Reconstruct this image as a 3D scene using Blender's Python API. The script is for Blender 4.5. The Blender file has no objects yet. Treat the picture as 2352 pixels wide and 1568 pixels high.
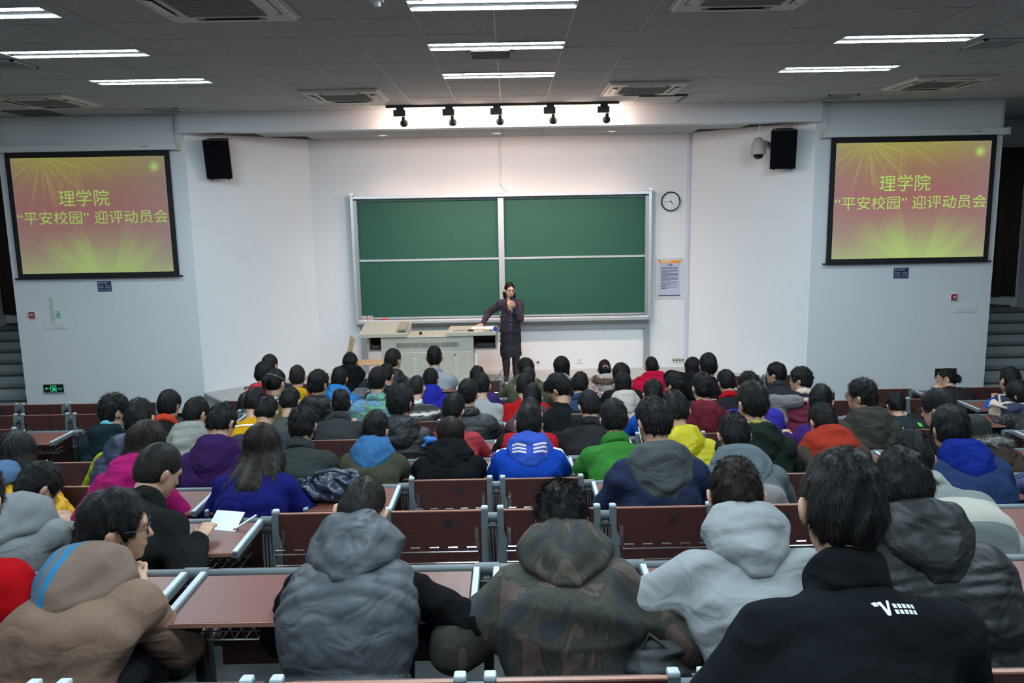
import bpy, bmesh, math, random
import numpy as np
from mathutils import Vector, Matrix, Euler

# ------------------------------------------------------------------ camera, world, exposure
scene = bpy.context.scene
COL = scene.collection
CAM_Z, PITCH, ROLL, FOCAL = 2.91, math.radians(9.2), math.radians(-1.05), 1829.0
cam_data = bpy.data.cameras.new('camera'); cam = bpy.data.objects.new('camera', cam_data)
COL.objects.link(cam)
cam_data.sensor_width = 36.0; cam_data.lens = 36.0 * FOCAL / 2352.0
cam_data.clip_start = 0.05
cam.matrix_world = Matrix.Translation((0, 0, CAM_Z)) @ Matrix.Rotation(math.pi/2 - PITCH, 4, 'X') @ Matrix.Rotation(ROLL, 4, 'Z')
scene.camera = cam
world = bpy.data.worlds.new('world'); scene.world = world; world.use_nodes = True
world.node_tree.nodes['Background'].inputs[0].default_value = (0.5, 0.6, 0.7, 1)
world.node_tree.nodes['Background'].inputs[1].default_value = 0.02
scene.view_settings.view_transform = 'Standard'; scene.view_settings.look = 'None'
scene.view_settings.exposure = 0.0; scene.view_settings.gamma = 1.0
scene.view_settings.use_curve_mapping = False
scene.cycles.max_bounces = 5; scene.cycles.diffuse_bounces = 3; scene.cycles.glossy_bounces = 2; scene.cycles.transmission_bounces = 2
scene.cycles.caustics_reflective = False; scene.cycles.caustics_refractive = False
scene.cycles.use_adaptive_sampling = True; scene.cycles.adaptive_threshold = 0.1
TUBE_STRENGTH = 102.0          # emission of the fluorescent tubes
TUBE_COLOR = (0.77, 0.97, 1.08)
SPOT_WATTS = 100.0            # each track spot, narrow beam
SPILL_WATTS = 19.0            # and the wide spill of its bulb
SPOT_COLOR = (1.0, 0.74, 0.62)
DOWNLIGHT_WATTS = 14.0        # each recessed downlight over the platform

# ------------------------------------------------------------------ the photograph's frame
_cm = np.array(cam.matrix_world)
_ex, _ey, _ez = _cm[:3, 0], _cm[:3, 1], _cm[:3, 2]
def ray(x, y): return (x-1176)/FOCAL*_ex - (y-784)/FOCAL*_ey - _ez
def at_y(x, y, Y):
    d = ray(x, y); return np.array([0, 0, CAM_Z]) + d*(Y/d[1])
def at_z(x, y, Z):
    d = ray(x, y); return np.array([0, 0, CAM_Z]) + d*((Z-CAM_Z)/d[2])
def project(p):
    v = np.asarray(p, float) - np.array([0, 0, CAM_Z]); z = -(v @ _ez)
    return 1176+FOCAL*(v @ _ex)/z, 784-FOCAL*(v @ _ey)/z, z

# ------------------------------------------------------------------ materials
def lin(c):
    c = c/255.0
    return c/12.92 if c <= 0.04045 else ((c+0.055)/1.055)**2.4
def rgb(r, g, b): return (lin(r), lin(g), lin(b), 1.0)
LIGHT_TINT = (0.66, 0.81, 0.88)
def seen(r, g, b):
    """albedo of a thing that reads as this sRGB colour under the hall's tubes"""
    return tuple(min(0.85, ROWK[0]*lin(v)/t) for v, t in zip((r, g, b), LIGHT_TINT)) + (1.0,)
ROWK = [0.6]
_mats = {}
def new_mat(name):
    m = bpy.data.materials.new(name); m.use_nodes = True
    return m, m.node_tree.nodes, m.node_tree.links, m.node_tree.nodes['Principled BSDF']
def mat(name, color, rough=0.6, metal=0.0, bump=0.0, bscale=60.0, var=0.0, vscale=3.0, spec=0.5, stretch=None, emit=None, estr=0.0, sheen=0.0, fold=0.0):
    key = (name, tuple(color), rough, metal, bump, bscale, var, vscale, emit, estr)
    if key in _mats: return _mats[key]
    m, N, L, P = new_mat(name)
    P.inputs['Base Color'].default_value = color
    P.inputs['Roughness'].default_value = rough; P.inputs['Metallic'].default_value = metal
    P.inputs['Specular IOR Level'].default_value = spec
    if sheen: P.inputs['Sheen Weight'].default_value = sheen
    if emit: P.inputs['Emission Color'].default_value = emit; P.inputs['Emission Strength'].default_value = estr
    if bump or var:
        tc = N.new('ShaderNodeTexCoord'); src = tc.outputs['Object']
        if stretch:
            mp = N.new('ShaderNodeMapping'); mp.inputs['Scale'].default_value = stretch; L.new(src, mp.inputs[0]); src = mp.outputs[0]
        if var:
            n = N.new('ShaderNodeTexNoise'); n.inputs['Scale'].default_value = vscale; n.inputs['Detail'].default_value = 4
            L.new(src, n.inputs['Vector'])
            mx = N.new('ShaderNodeMix'); mx.data_type = 'RGBA'
            mx.inputs[6].default_value = tuple(c*(1-var) for c in color[:3]) + (1,)
            mx.inputs[7].default_value = tuple(min(1, c*(1+var)) for c in color[:3]) + (1,)
            L.new(n.outputs['Fac'], mx.inputs[0]); L.new(mx.outputs[2], P.inputs['Base Color'])
        if bump:
            n2 = N.new('ShaderNodeTexNoise'); n2.inputs['Scale'].default_value = bscale; n2.inputs['Detail'].default_value = 3
            L.new(src, n2.inputs['Vector'])
            b = N.new('ShaderNodeBump'); b.inputs['Strength'].default_value = bump; b.inputs['Distance'].default_value = 0.01
            L.new(n2.outputs['Fac'], b.inputs['Height']); L.new(b.outputs[0], P.inputs['Normal'])
            if fold:
                n3 = N.new('ShaderNodeTexNoise'); n3.inputs['Scale'].default_value = 9.0; n3.inputs['Detail'].default_value = 1.5; n3.inputs['Distortion'].default_value = 1.6
                mp2 = N.new('ShaderNodeMapping'); mp2.inputs['Scale'].default_value = (.7, .7, 1.3); mp2.inputs['Rotation'].default_value = (.3, .5, 0); L.new(tc.outputs['Object'], mp2.inputs[0]); L.new(mp2.outputs[0], n3.inputs['Vector'])
                b3 = N.new('ShaderNodeBump'); b3.inputs['Strength'].default_value = fold; b3.inputs['Distance'].default_value = 0.05
                L.new(n3.outputs['Fac'], b3.inputs['Height']); L.new(b3.outputs[0], b.inputs['Normal'])
    _mats[key] = m
    return m
def mask_mat(name, ca, cb, rough=0.85, shiny=False):
    """cloth of two colours: the second where the mesh attribute 'mask' is positive"""
    key = ('mask', name, tuple(ca), tuple(cb))
    if key in _mats: return _mats[key]
    m, N, L, P = new_mat(name)
    at = N.new('ShaderNodeAttribute'); at.attribute_name = 'mask'
    g = N.new('ShaderNodeMath'); g.operation = 'GREATER_THAN'; g.inputs[1].default_value = 0.0; L.new(at.outputs['Fac'], g.inputs[0])
    mx = N.new('ShaderNodeMix'); mx.data_type = 'RGBA'; mx.inputs[6].default_value = ca; mx.inputs[7].default_value = cb
    L.new(g.outputs[0], mx.inputs[0]); L.new(mx.outputs[2], P.inputs['Base Color'])
    P.inputs['Roughness'].default_value = rough
    tc = N.new('ShaderNodeTexCoord'); n2 = N.new('ShaderNodeTexNoise'); n2.inputs['Scale'].default_value = 90
    L.new(tc.outputs['Object'], n2.inputs['Vector'])
    b = N.new('ShaderNodeBump'); b.inputs['Strength'].default_value = 0.15; b.inputs['Distance'].default_value = 0.006
    L.new(n2.outputs['Fac'], b.inputs['Height']); L.new(b.outputs[0], P.inputs['Normal'])
    _mats[key] = m
    return m
def pattern_mat(name, cols, scale, kind='noise', stretch=(1, 1, 1), rough=0.85, edges=None):
    """printed or woven cloth: a constant colour ramp over a noise, wave or voronoi field"""
    key = ('pat', name)
    if key in _mats: return _mats[key]
    m, N, L, P = new_mat(name)
    tc = N.new('ShaderNodeTexCoord'); mp = N.new('ShaderNodeMapping'); mp.inputs['Scale'].default_value = stretch
    L.new(tc.outputs['Object'], mp.inputs[0])
    if kind == 'noise':
        n = N.new('ShaderNodeTexNoise'); n.inputs['Scale'].default_value = scale; n.inputs['Detail'].default_value = 1.5; n.inputs['Distortion'].default_value = 0.6; out = n.outputs['Fac']
    elif kind == 'wave':
        n = N.new('ShaderNodeTexWave'); n.wave_type = 'BANDS'; n.bands_direction = 'Z'; n.inputs['Scale'].default_value = scale; n.inputs['Distortion'].default_value = 1.2; n.inputs['Detail Scale'].default_value = 6; out = n.outputs['Fac']
    else:
        n = N.new('ShaderNodeTexVoronoi'); n.inputs['Scale'].default_value = scale; n.inputs['Randomness'].default_value = 0.35; out = n.outputs['Distance']
    L.new(mp.outputs[0], n.inputs['Vector'])
    r = N.new('ShaderNodeValToRGB'); r.color_ramp.interpolation = 'CONSTANT'; e = r.color_ramp.elements
    while len(e) < len(cols): e.new(0.5)
    for i, c in enumerate(cols):
        e[i].position = edges[i] if edges else i/len(cols); e[i].color = c
    L.new(out, r.inputs[0]); L.new(r.outputs[0], P.inputs['Base Color'])
    P.inputs['Roughness'].default_value = rough
    _mats[key] = m
    return m

# ------------------------------------------------------------------ mesh helpers
def tag(o, label=None, cat=None, group=None, kind=None):
    if label: o['label'] = label
    if cat: o['category'] = cat
    if group: o['group'] = group
    if kind: o['kind'] = kind
    return o
def empty(name, loc=(0, 0, 0), rz=0.0):
    o = bpy.data.objects.new(name, None); COL.objects.link(o); o.location = loc; o.rotation_euler = (0, 0, rz)
    o.empty_display_size = 0.05
    return o
def link(name, me, parent=None, loc=None, rot=None):
    o = bpy.data.objects.new(name, me); COL.objects.link(o)
    if parent: o.parent = parent
    if loc is not None: o.location = loc
    if rot is not None: o.rotation_euler = rot
    return o
class MB:
    """collects simple solids into one mesh"""
    def __init__(s): s.v = []; s.f = []; s.m = []; s.mi = 0
    def add(s, vs, fs):
        n = len(s.v); s.v += [tuple(map(float, p)) for p in vs]; s.f += [tuple(n+i for i in f) for f in fs]; s.m += [s.mi]*len(fs)
    def box(s, x0, x1, y0, y1, z0, z1, M=None, c=0.0):
        if c <= 0:
            vs = [(x, y, z) for z in (z0, z1) for y in (y0, y1) for x in (x0, x1)]
            fs = [(0, 2, 3, 1), (4, 5, 7, 6), (0, 1, 5, 4), (2, 6, 7, 3), (0, 4, 6, 2), (1, 3, 7, 5)]
        else:
            bm = bmesh.new(); bmesh.ops.create_cube(bm, size=1)
            for v in bm.verts: v.co = ((x0+x1)/2+v.co.x*(x1-x0), (y0+y1)/2+v.co.y*(y1-y0), (z0+z1)/2+v.co.z*(z1-z0))
            bmesh.ops.bevel(bm, geom=bm.edges[:], offset=c, segments=2, affect='EDGES', profile=0.5)
            bm.verts.index_update(); vs = [v.co.copy() for v in bm.verts]; fs = [[v.index for v in f.verts] for f in bm.faces]; bm.free()
        if M is not None: vs = [M @ Vector(p) for p in vs]
        s.add(vs, fs); return s
    def tube(s, pts, r, n=6, closed=False, cap=True):
        pts = [Vector(p) for p in pts]; k = len(pts); rings = []
        rr = r if isinstance(r, (list, tuple)) else [r]*k
        prev = None
        for i, p in enumerate(pts):
            a = pts[i-1] if (i > 0 or closed) else p; b = pts[(i+1) % k] if (i < k-1 or closed) else p
            t = (b-a).normalized() if (b-a).length > 1e-9 else Vector((0, 0, 1))
            if prev is None:
                u = t.orthogonal().normalized()
            else:
                u = (prev - t*prev.dot(t)); u = u.normalized() if u.length > 1e-6 else t.orthogonal().normalized()
            prev = u; w = t.cross(u)
            rings.append([p + (u*math.cos(2*math.pi*j/n)+w*math.sin(2*math.pi*j/n))*rr[i] for j in range(n)])
        vs = [q for ring in rings for q in ring]; fs = []
        for i in range(k if closed else k-1):
            i2 = (i+1) % k
            for j in range(n):
                j2 = (j+1) % n; fs.append((i*n+j, i*n+j2, i2*n+j2, i2*n+j))
        if cap and not closed: fs += [tuple(range(n))[::-1], tuple((k-1)*n+j for j in range(n))]
        s.add(vs, fs); return s
    def lathe(s, prof, n=16, M=None, cap=True):
        vs = [(r*math.cos(2*math.pi*j/n), r*math.sin(2*math.pi*j/n), z) for r, z in prof for j in range(n)]
        fs = [(i*n+j, i*n+(j+1) % n, (i+1)*n+(j+1) % n, (i+1)*n+j) for i in range(len(prof)-1) for j in range(n)]
        if cap: fs += [tuple(range(n))[::-1], tuple((len(prof)-1)*n+j for j in range(n))]
        if M is not None: vs = [M @ Vector(p) for p in vs]
        s.add(vs, fs); return s
    def prism(s, poly, a0, a1, axis='Z', M=None):
        """extrude a polygon of (u,v): axis Z (x,y) , Y (x,z), X (y,z)"""
        def P(u, v, w): return {'Z': (u, v, w), 'Y': (u, w, v), 'X': (w, u, v)}[axis]
        n = len(poly); vs = [P(u, v, a0) for u, v in poly] + [P(u, v, a1) for u, v in poly]
        fs = [tuple(range(n)), tuple(range(n, 2*n))[::-1]] + [(i, i+n, (i+1) % n+n, (i+1) % n) for i in range(n)]
        if M is not None: vs = [M @ Vector(p) for p in vs]
        s.add(vs, fs); return s
    def mesh(s, name, mats, smooth=False):
        me = bpy.data.meshes.new(name); me.from_pydata(s.v, [], s.f)
        for m in (mats if isinstance(mats, (list, tuple)) else [mats]): me.materials.append(m)
        if any(s.m): me.polygons.foreach_set('material_index', s.m)
        bm = bmesh.new(); bm.from_mesh(me); bmesh.ops.recalc_face_normals(bm, faces=bm.faces[:]); bm.to_mesh(me); bm.free()
        if smooth:
            me.shade_smooth()
            try: me.set_sharp_from_angle(angle=math.radians(40))
            except Exception: pass
        me.update(); return me
    def build(s, name, mats, parent=None, loc=None, rot=None, smooth=False):
        return link(name, s.mesh(name, mats, smooth), parent, loc, rot)
def box(name, x0, x1, y0, y1, z0, z1, m, parent=None, c=0.0):
    return MB().box(x0, x1, y0, y1, z0, z1, c=c).build(name, m, parent)
def text_mesh(s, size, ext=0.0, align='CENTER', bold=0.0):
    cu = bpy.data.curves.new('lettering', 'FONT'); cu.body = s; cu.size = size; cu.align_x = align; cu.align_y = 'CENTER'; cu.extrude = ext; cu.offset = bold
    cu.resolution_u = 3
    o = bpy.data.objects.new('lettering', cu); COL.objects.link(o)
    dg = bpy.context.evaluated_depsgraph_get(); me = bpy.data.meshes.new_from_object(o.evaluated_get(dg))
    bpy.data.objects.remove(o); return me
def lettering(name, s, size, m, parent, loc, width=None, rot=(math.pi/2, 0, 0), align='CENTER', bold=0.0):
    me = text_mesh(s, size, 0.0, align, bold); me.materials.clear(); me.materials.append(m)
    o = link(name, me, parent, loc, rot)
    if width:
        xs = [v.co.x for v in me.vertices]
        if xs and max(xs) > min(xs):
            k = width/(max(xs)-min(xs)); o.scale = (k, 1, 1)
    return o

# ------------------------------------------------------------------ implicit surfaces for soft shapes (people, bags)
class Field:
    def __init__(s, lo, hi, v):
        s.v = v; s.lo = np.array(lo, np.float32); n = [int(math.ceil((h-l)/v))+2 for l, h in zip(lo, hi)]
        s.ax = [s.lo[i] + v*np.arange(n[i], dtype=np.float32) for i in range(3)]
        s.D = np.full(n, 1.0, np.float32)
    def sub(s, lo, hi):
        sl = []
        for i in range(3):
            a = max(0, int((lo[i]-s.lo[i])/s.v)-1); b = min(len(s.ax[i]), int((hi[i]-s.lo[i])/s.v)+3)
            if b <= a: return None, None
            sl.append(slice(a, b))
        X = s.ax[0][sl[0]][:, None, None]; Y = s.ax[1][sl[1]][None, :, None]; Z = s.ax[2][sl[2]][None, None, :]
        return tuple(sl), (X, Y, Z)
    def put(s, prim, k=0.03, cut=False):
        f, lo, hi = prim; m = max(k, 0.03)
        sl, P = s.sub([a-m for a in lo], [a+m for a in hi])
        if sl is None: return s
        d = f(*P); A = s.D[sl]
        if cut:
            h = np.maximum(k-np.abs(A+d), 0)/max(k, 1e-6); s.D[sl] = np.maximum(A, -d) + h*h*k*0.25
        else:
            h = np.maximum(k-np.abs(A-d), 0)/max(k, 1e-6); s.D[sl] = np.minimum(A, d) - h*h*k*0.25
        return s
    def noise(s, amp, wave, seed, an=(.5, .5, 1)):
        rs = np.random.RandomState(seed); X = s.ax[0][:, None, None]; Y = s.ax[1][None, :, None]; Z = s.ax[2][None, None, :]
        near = np.abs(s.D) < 4*amp+2*s.v
        idx = np.nonzero(near)
        x, y, z = s.ax[0][idx[0]], s.ax[1][idx[1]], s.ax[2][idx[2]]; t = np.zeros_like(x)
        for i in range(5):
            w = rs.normal(size=3)*np.array(an); w[2] += np.sign(w[2])*.3*an[2]; w /= np.linalg.norm(w); w *= 2*math.pi/(wave*rs.uniform(0.55, 1.5)); q = rs.normal(size=3)*2*math.pi/(wave*2.5)
            a = x*w[0]+y*w[1]+z*w[2]+rs.uniform(0, 6)+1.3*np.sin(x*q[0]+y*q[1]+z*q[2]+rs.uniform(0, 6))
            t += (np.abs(np.sin(a*0.5))*2-1) if i % 2 else np.sin(a)
        s.D[idx] += (amp/2.2)*t.astype(np.float32)
        return s
    def mesh(s):
        D = s.D; v = s.v; I = D < 0
        c = [I[dx:I.shape[0]-1+dx, dy:I.shape[1]-1+dy, dz:I.shape[2]-1+dz] for dx in (0, 1) for dy in (0, 1) for dz in (0, 1)]
        cnt = sum(a.astype(np.int8) for a in c); act = (cnt > 0) & (cnt < 8)
        ii = np.nonzero(act); n = len(ii[0]); vid = np.full(act.shape, -1, np.int32); vid[ii] = np.arange(n)
        acc = np.zeros((n, 3), np.float32); w = np.zeros(n, np.float32)
        cor = [(dx, dy, dz) for dx in (0, 1) for dy in (0, 1) for dz in (0, 1)]
        val = [D[ii[0]+a, ii[1]+b, ii[2]+e] for a, b, e in cor]
        for i in range(8):
            for ax in (4, 2, 1):
                j = i | ax
                if i & ax: continue
                a, b = val[i], val[j]; m = (a < 0) != (b < 0)
                t = np.where(m, a/np.where(m, a-b, 1), 0)
                pi, pj = np.array(cor[i], np.float32), np.array(cor[j], np.float32)
                acc += np.where(m[:, None], pi+(pj-pi)*t[:, None], 0); w += m
        V = (acc/w[:, None] + np.stack(ii, 1))*v + s.lo
        F = []
        for ax in range(3):
            a = [slice(0, I.shape[i]-1) if i == ax else slice(1, I.shape[i]-1) for i in range(3)]
            b = [slice(1, I.shape[i]) if i == ax else slice(1, I.shape[i]-1) for i in range(3)]
            A, B = I[tuple(a)], I[tuple(b)]; e = np.nonzero(A != B)
            if len(e[0]) == 0: continue
            base = [e[i] + (0 if i == ax else 1) for i in range(3)]
            u, w2 = [(1, 2), (2, 0), (0, 1)][ax]
            def cell(du, dw):
                q = [base[0].copy(), base[1].copy(), base[2].copy()]; q[u] = q[u]-du; q[w2] = q[w2]-dw
                return vid[q[0], q[1], q[2]]
            q = np.stack([cell(1, 1), cell(0, 1), cell(0, 0), cell(1, 0)], 1)
            flip = ~A[e]; q[flip] = q[flip][:, ::-1]
            F.append(q)
        return V.astype(np.float32), np.concatenate(F) if F else np.zeros((0, 4), np.int32)
def rc(a, b, ra, rb, S=(1, 1, 1), baf=0, bamp=0.012):
    a = np.array(a, np.float32); b = np.array(b, np.float32); S = np.array(S, np.float32)
    A, B = a/S, b/S; u = B-A; L2 = float(u @ u) + 1e-9
    def f(X, Y, Z):
        x, y, z = X/S[0]-A[0], Y/S[1]-A[1], Z/S[2]-A[2]
        h = np.clip((x*u[0]+y*u[1]+z*u[2])/L2, 0, 1)
        r = ra+(rb-ra)*h
        if baf: r = r + bamp*(np.sqrt(np.abs(np.sin(math.pi*baf*h)))-0.6)
        return np.sqrt((x-h*u[0])**2+(y-h*u[1])**2+(z-h*u[2])**2) - r
    R = max(ra, rb)+ (bamp if baf else 0)
    lo = np.minimum(a, b)-R*S; hi = np.maximum(a, b)+R*S
    return f, lo, hi
def ell(c, rad, R=None):
    c = np.array(c, np.float32); rad = np.array(rad, np.float32); R = np.eye(3, dtype=np.float32) if R is None else np.array(R, np.float32)
    def f(X, Y, Z):
        x, y, z = X-c[0], Y-c[1], Z-c[2]
        p = [(x*R[0, i]+y*R[1, i]+z*R[2, i]) for i in range(3)]
        k0 = np.sqrt(sum((p[i]/rad[i])**2 for i in range(3))); k1 = np.sqrt(sum((p[i]/rad[i]**2)**2 for i in range(3)))+1e-6
        return k0*(k0-1)/k1
    e = np.abs(R) @ rad
    return f, c-e, c+e
def torus(c, n, big, small, S=(1, 1)):
    c = np.array(c, np.float32); n = np.array(n, np.float32); n = n/np.linalg.norm(n)
    def f(X, Y, Z):
        x, y, z = X-c[0], Y-c[1], Z-c[2]; h = x*n[0]+y*n[1]+z*n[2]
        r = np.sqrt(np.maximum(x*x+y*y+z*z-h*h, 0))-big
        return np.sqrt((r/S[0])**2+(h/S[1])**2)-small
    e = big+small*max(S)
    return f, c-e, c+e
def shield(o, up, back, poly, depth, half, curve, r=0.02):
    o = np.array(o, np.float32); E = []
    for i in range(len(poly)):
        (x0, u0), (x1, u1) = poly[i], poly[(i+1) % len(poly)]; n = np.array([u1-u0, -(x1-x0)]); n = n/np.linalg.norm(n); E.append((n[0], n[1], x0, u0))
    def f(X, Y, Z):
        x, y, z = X-o[0], Y-o[1], Z-o[2]; u = y*up[1]+z*up[2]; n = y*back[1]+z*back[2]-depth+curve*x*x
        d2 = None
        for a, b, x0, u0 in E:
            e = a*(x-x0)+b*(u-u0); d2 = e if d2 is None else np.maximum(d2, e)
        a, b = d2+r, np.abs(n)-half+r
        return np.sqrt(np.maximum(a, 0)**2+np.maximum(b, 0)**2)+np.minimum(np.maximum(a, b), 0)-r
    return f, o-.34, o+.34
def slab(c, R, half, rnd=0.01):
    c = np.array(c, np.float32); R = np.array(R, np.float32); half = np.array(half, np.float32)-rnd
    def f(X, Y, Z):
        x, y, z = X-c[0], Y-c[1], Z-c[2]
        q = [np.abs(x*R[0, i]+y*R[1, i]+z*R[2, i])-half[i] for i in range(3)]
        o = np.sqrt(sum(np.maximum(a, 0)**2 for a in q)); return o + np.minimum(np.maximum(np.maximum(q[0], q[1]), q[2]), 0) - rnd
    e = np.abs(R) @ (half+rnd)
    return f, c-e, c+e
def np_mesh(name, V, F, mats, mask=None, extra=None):
    """quads F plus optional loose triangles extra=(V3, F3)"""
    nV = len(V); quads = np.asarray(F, np.int32)
    allV = V; loops = quads.reshape(-1); starts = np.arange(0, len(loops), 4)
    if extra is not None:
        allV = np.concatenate([V, extra[0]]); t = extra[1]+nV; starts = np.concatenate([starts, len(loops)+np.arange(0, t.size, 3)]); loops = np.concatenate([loops, t.reshape(-1)])
    me = bpy.data.meshes.new(name); me.vertices.add(len(allV)); me.vertices.foreach_set('co', np.ascontiguousarray(allV, np.float32).reshape(-1))
    me.loops.add(len(loops)); me.loops.foreach_set('vertex_index', loops.astype(np.int32))
    me.polygons.add(len(starts)); me.polygons.foreach_set('loop_start', starts.astype(np.int32))
    for m in (mats if isinstance(mats, (list, tuple)) else [mats]): me.materials.append(m)
    if mask is not None:
        a = me.attributes.new('mask', 'FLOAT', 'POINT'); mm = np.asarray(mask(allV), np.float32); a.data.foreach_set('value', mm)
    me.update(calc_edges=True); me.validate(); me.shade_smooth(); return me
# ------------------------------------------------------------------ palette
M_WALL = mat('wall_paint', (0.80, 0.80, 0.81, 1), 0.75, bump=0.06, bscale=45, var=0.03, vscale=1.2)
M_CEIL = mat('ceiling_tile_board', (0.46, 0.48, 0.48, 1), 0.9)
def perforated():
    m, N, L, P = new_mat('perforated_tile_board'); P.inputs['Roughness'].default_value = 0.8
    tc = N.new('ShaderNodeTexCoord'); w = N.new('ShaderNodeTexWave'); w.bands_direction = 'X'; w.inputs['Scale'].default_value = 14
    w2 = N.new('ShaderNodeTexWave'); w2.bands_direction = 'Y'; w2.inputs['Scale'].default_value = 14
    L.new(tc.outputs['Object'], w.inputs[0]); L.new(tc.outputs['Object'], w2.inputs[0])
    a = N.new('ShaderNodeMath'); a.operation = 'MULTIPLY'; L.new(w.outputs['Fac'], a.inputs[0]); L.new(w2.outputs['Fac'], a.inputs[1])
    mx = N.new('ShaderNodeMix'); mx.data_type = 'RGBA'; mx.inputs[6].default_value = (0.50, 0.51, 0.51, 1); mx.inputs[7].default_value = (0.30, 0.31, 0.31, 1)
    L.new(a.outputs[0], mx.inputs[0]); L.new(mx.outputs[2], P.inputs['Base Color']); return m
M_TILE = perforated()
M_TBAR = mat('white_grid_bar', (0.8, 0.8, 0.8, 1), 0.5)
M_DARK = mat('dark_gap', (0.03, 0.03, 0.03, 1), 0.9)
M_STONE = mat('platform_stone', (0.47, 0.47, 0.45, 1), 0.5, bump=0.05, bscale=80, var=0.12, vscale=6)
M_FLOOR = mat('dark_hall_floor', (0.05, 0.053, 0.055, 1), 0.6, bump=0.05, var=0.2, vscale=4)
M_STEP = mat('grey_step_stone', (0.33, 0.36, 0.36, 1), 0.6, var=0.1, vscale=5)
M_NOSE = mat('dark_step_nosing', (0.06, 0.065, 0.065, 1), 0.7)
M_ALU = mat('aluminium', (0.72, 0.73, 0.75, 1), 0.35, metal=0.6)
M_ALU2 = mat('grey_aluminium', (0.42, 0.45, 0.47, 1), 0.4, metal=0.5)
M_WHITE = mat('white_plastic', (0.78, 0.79, 0.78, 1), 0.45)
M_IVORY = mat('ivory_plastic', (0.62, 0.61, 0.54, 1), 0.5)
M_BLACK = mat('black_plastic', (0.012, 0.012, 0.014, 1), 0.5)
M_BLACKM = mat('black_metal', (0.03, 0.032, 0.03, 1), 0.45)
M_CHROME = mat('chrome_wire', (0.85, 0.86, 0.88, 1), 0.18, metal=1.0)
M_GREY = mat('grey_paint', (0.115, 0.135, 0.145, 1), 0.5)
M_GREYL = mat('pale_grey_edge', (0.46, 0.51, 0.54, 1), 0.45)
M_BOARD = mat('green_chalkboard', (0.014, 0.092, 0.058, 1), 0.6, bump=0.03, bscale=200, var=0.10, vscale=2.0)

# ------------------------------------------------------------------ rows of seats: desk line depth and floor level
ROW = dict(Z=(1.90, 0.93), A=(2.82, 0.837), B=(3.713, 0.687), C=(4.606, 0.536), D=(5.499, 0.408), E=(6.392, 0.281),
           F=(7.285, 0.187), G=(8.178, 0.098), H=(9.071, 0.004), I=(9.964, 0.0))
ORDER = 'ZABCDEFGHI'
BACK = dict(Z=(1.01, 1.08)); BACK.update({ORDER[i]: ROW[ORDER[i-1]] for i in range(1, 10)})
LOW = 0.06; LOWR = dict(Z=0.0, A=0.0, B=0.02, C=0.045); PLAT = 0.31; CEIL = 4.374; RCEIL = 4.11

# ------------------------------------------------------------------ floor, tiers, platform
fl = box('floor', -9.2, 9.2, -4.2, 16.0, -0.35, -LOW, M_FLOOR)
tag(fl, 'dark grey floor of the lecture hall', 'floor', kind='structure')
ys = [-4.2, 1.0] + [ROW[k][0]-0.06 for k in 'ZABCDEFG'] + [ROW['H'][0]-0.06]
zs = [1.17] + [BACK['Z'][1]] + [ROW[k][1] for k in 'ZABCDEFG']
for i in range(len(ys)-1):
    z = ([1.08, 1.08] + [ROW[k][1] for k in 'ZABCDEFG'])[i]
    if z > 0.01: box('tier', -9.2, 9.2, ys[i], ys[i+1], -LOW, z-([0, 0, 0, .02, .045]+[LOW]*9)[i], M_FLOOR, fl)
pl = MB().prism([(-4.66, 11.74), (-4.62, 11.72), (-4.14, 11.12), (3.93, 11.12), (4.40, 11.72), (4.44, 11.75), (2.94, 13.09), (-3.20, 13.09)], -LOW, PLAT).build('floor_platform', M_STONE)
tag(pl, 'grey stone platform in front of the chalkboard', 'platform', kind='structure')
MB().prism([(-4.64, 11.70), (-4.14, 11.09), (3.93, 11.09), (4.42, 11.70), (4.42, 11.74), (3.93, 11.13), (-4.14, 11.13), (-4.64, 11.74)], PLAT-0.025, PLAT+0.006).build('platform_nosing', M_ALU2, pl)

# ------------------------------------------------------------------ walls
wb = box('wall_back', -3.22, 2.96, 13.07, 13.27, 0.0, 4.6, M_WALL); tag(wb, 'white wall behind the chalkboard', 'wall', kind='structure')
def angled(name, x0, y0, x1, y1, label):
    d = Vector((x1-x0, y1-y0)).normalized(); n = Vector((-d.y, d.x))
    if n.y < 0: n = -n
    o = MB().prism([(x0, y0), (x1, y1), (x1+n.x*0.2, y1+n.y*0.2), (x0+n.x*0.2, y0+n.y*0.2)], 0.0, 4.6).build(name, M_WALL)
    return tag(o, label, 'wall', kind='structure')
angled('wall_left_angled', -4.655, 11.752, -3.19, 13.08, 'white slanted wall left of the chalkboard')
angled('wall_right_angled', 2.93, 13.08, 4.43, 11.752, 'white slanted wall right of the chalkboard')
wl = MB().box(-7.34, -4.647, 11.75, 12.05, 0, 4.6).build('wall_left_screen', M_WALL); tag(wl, 'white wall panel carrying the left projection screen', 'wall', kind='structure')
wr = MB().box(4.42, 7.11, 11.75, 12.05, 0, 4.6).build('wall_right_screen', M_WALL); tag(wr, 'white wall panel carrying the right projection screen', 'wall', kind='structure')
for nm, x0, x1, lb in (('wall_left', -9.3, -9.2, 'outer side wall on the left of the hall'), ('wall_right', 9.2, 9.3, 'outer side wall on the right of the hall')):
    tag(box(nm, x0, x1, -4.2, 16.0, 0, 4.6, M_WALL), lb, 'wall', kind='structure')
tag(box('wall_rear', -9.3, 9.3, -4.3, -4.2, 0, 4.6, M_WALL), 'rear wall of the hall behind the camera', 'wall', kind='structure')
tag(box('wall_exit_left', -9.2, -3.25, 14.42, 14.6, 0, 4.6, M_WALL), 'exit wall behind the left staircase', 'wall', kind='structure')
tag(box('wall_exit_right', 3.0, 9.2, 14.42, 14.6, 0, 4.6, M_WALL), 'exit wall behind the right staircase', 'wall', kind='structure')
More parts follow.
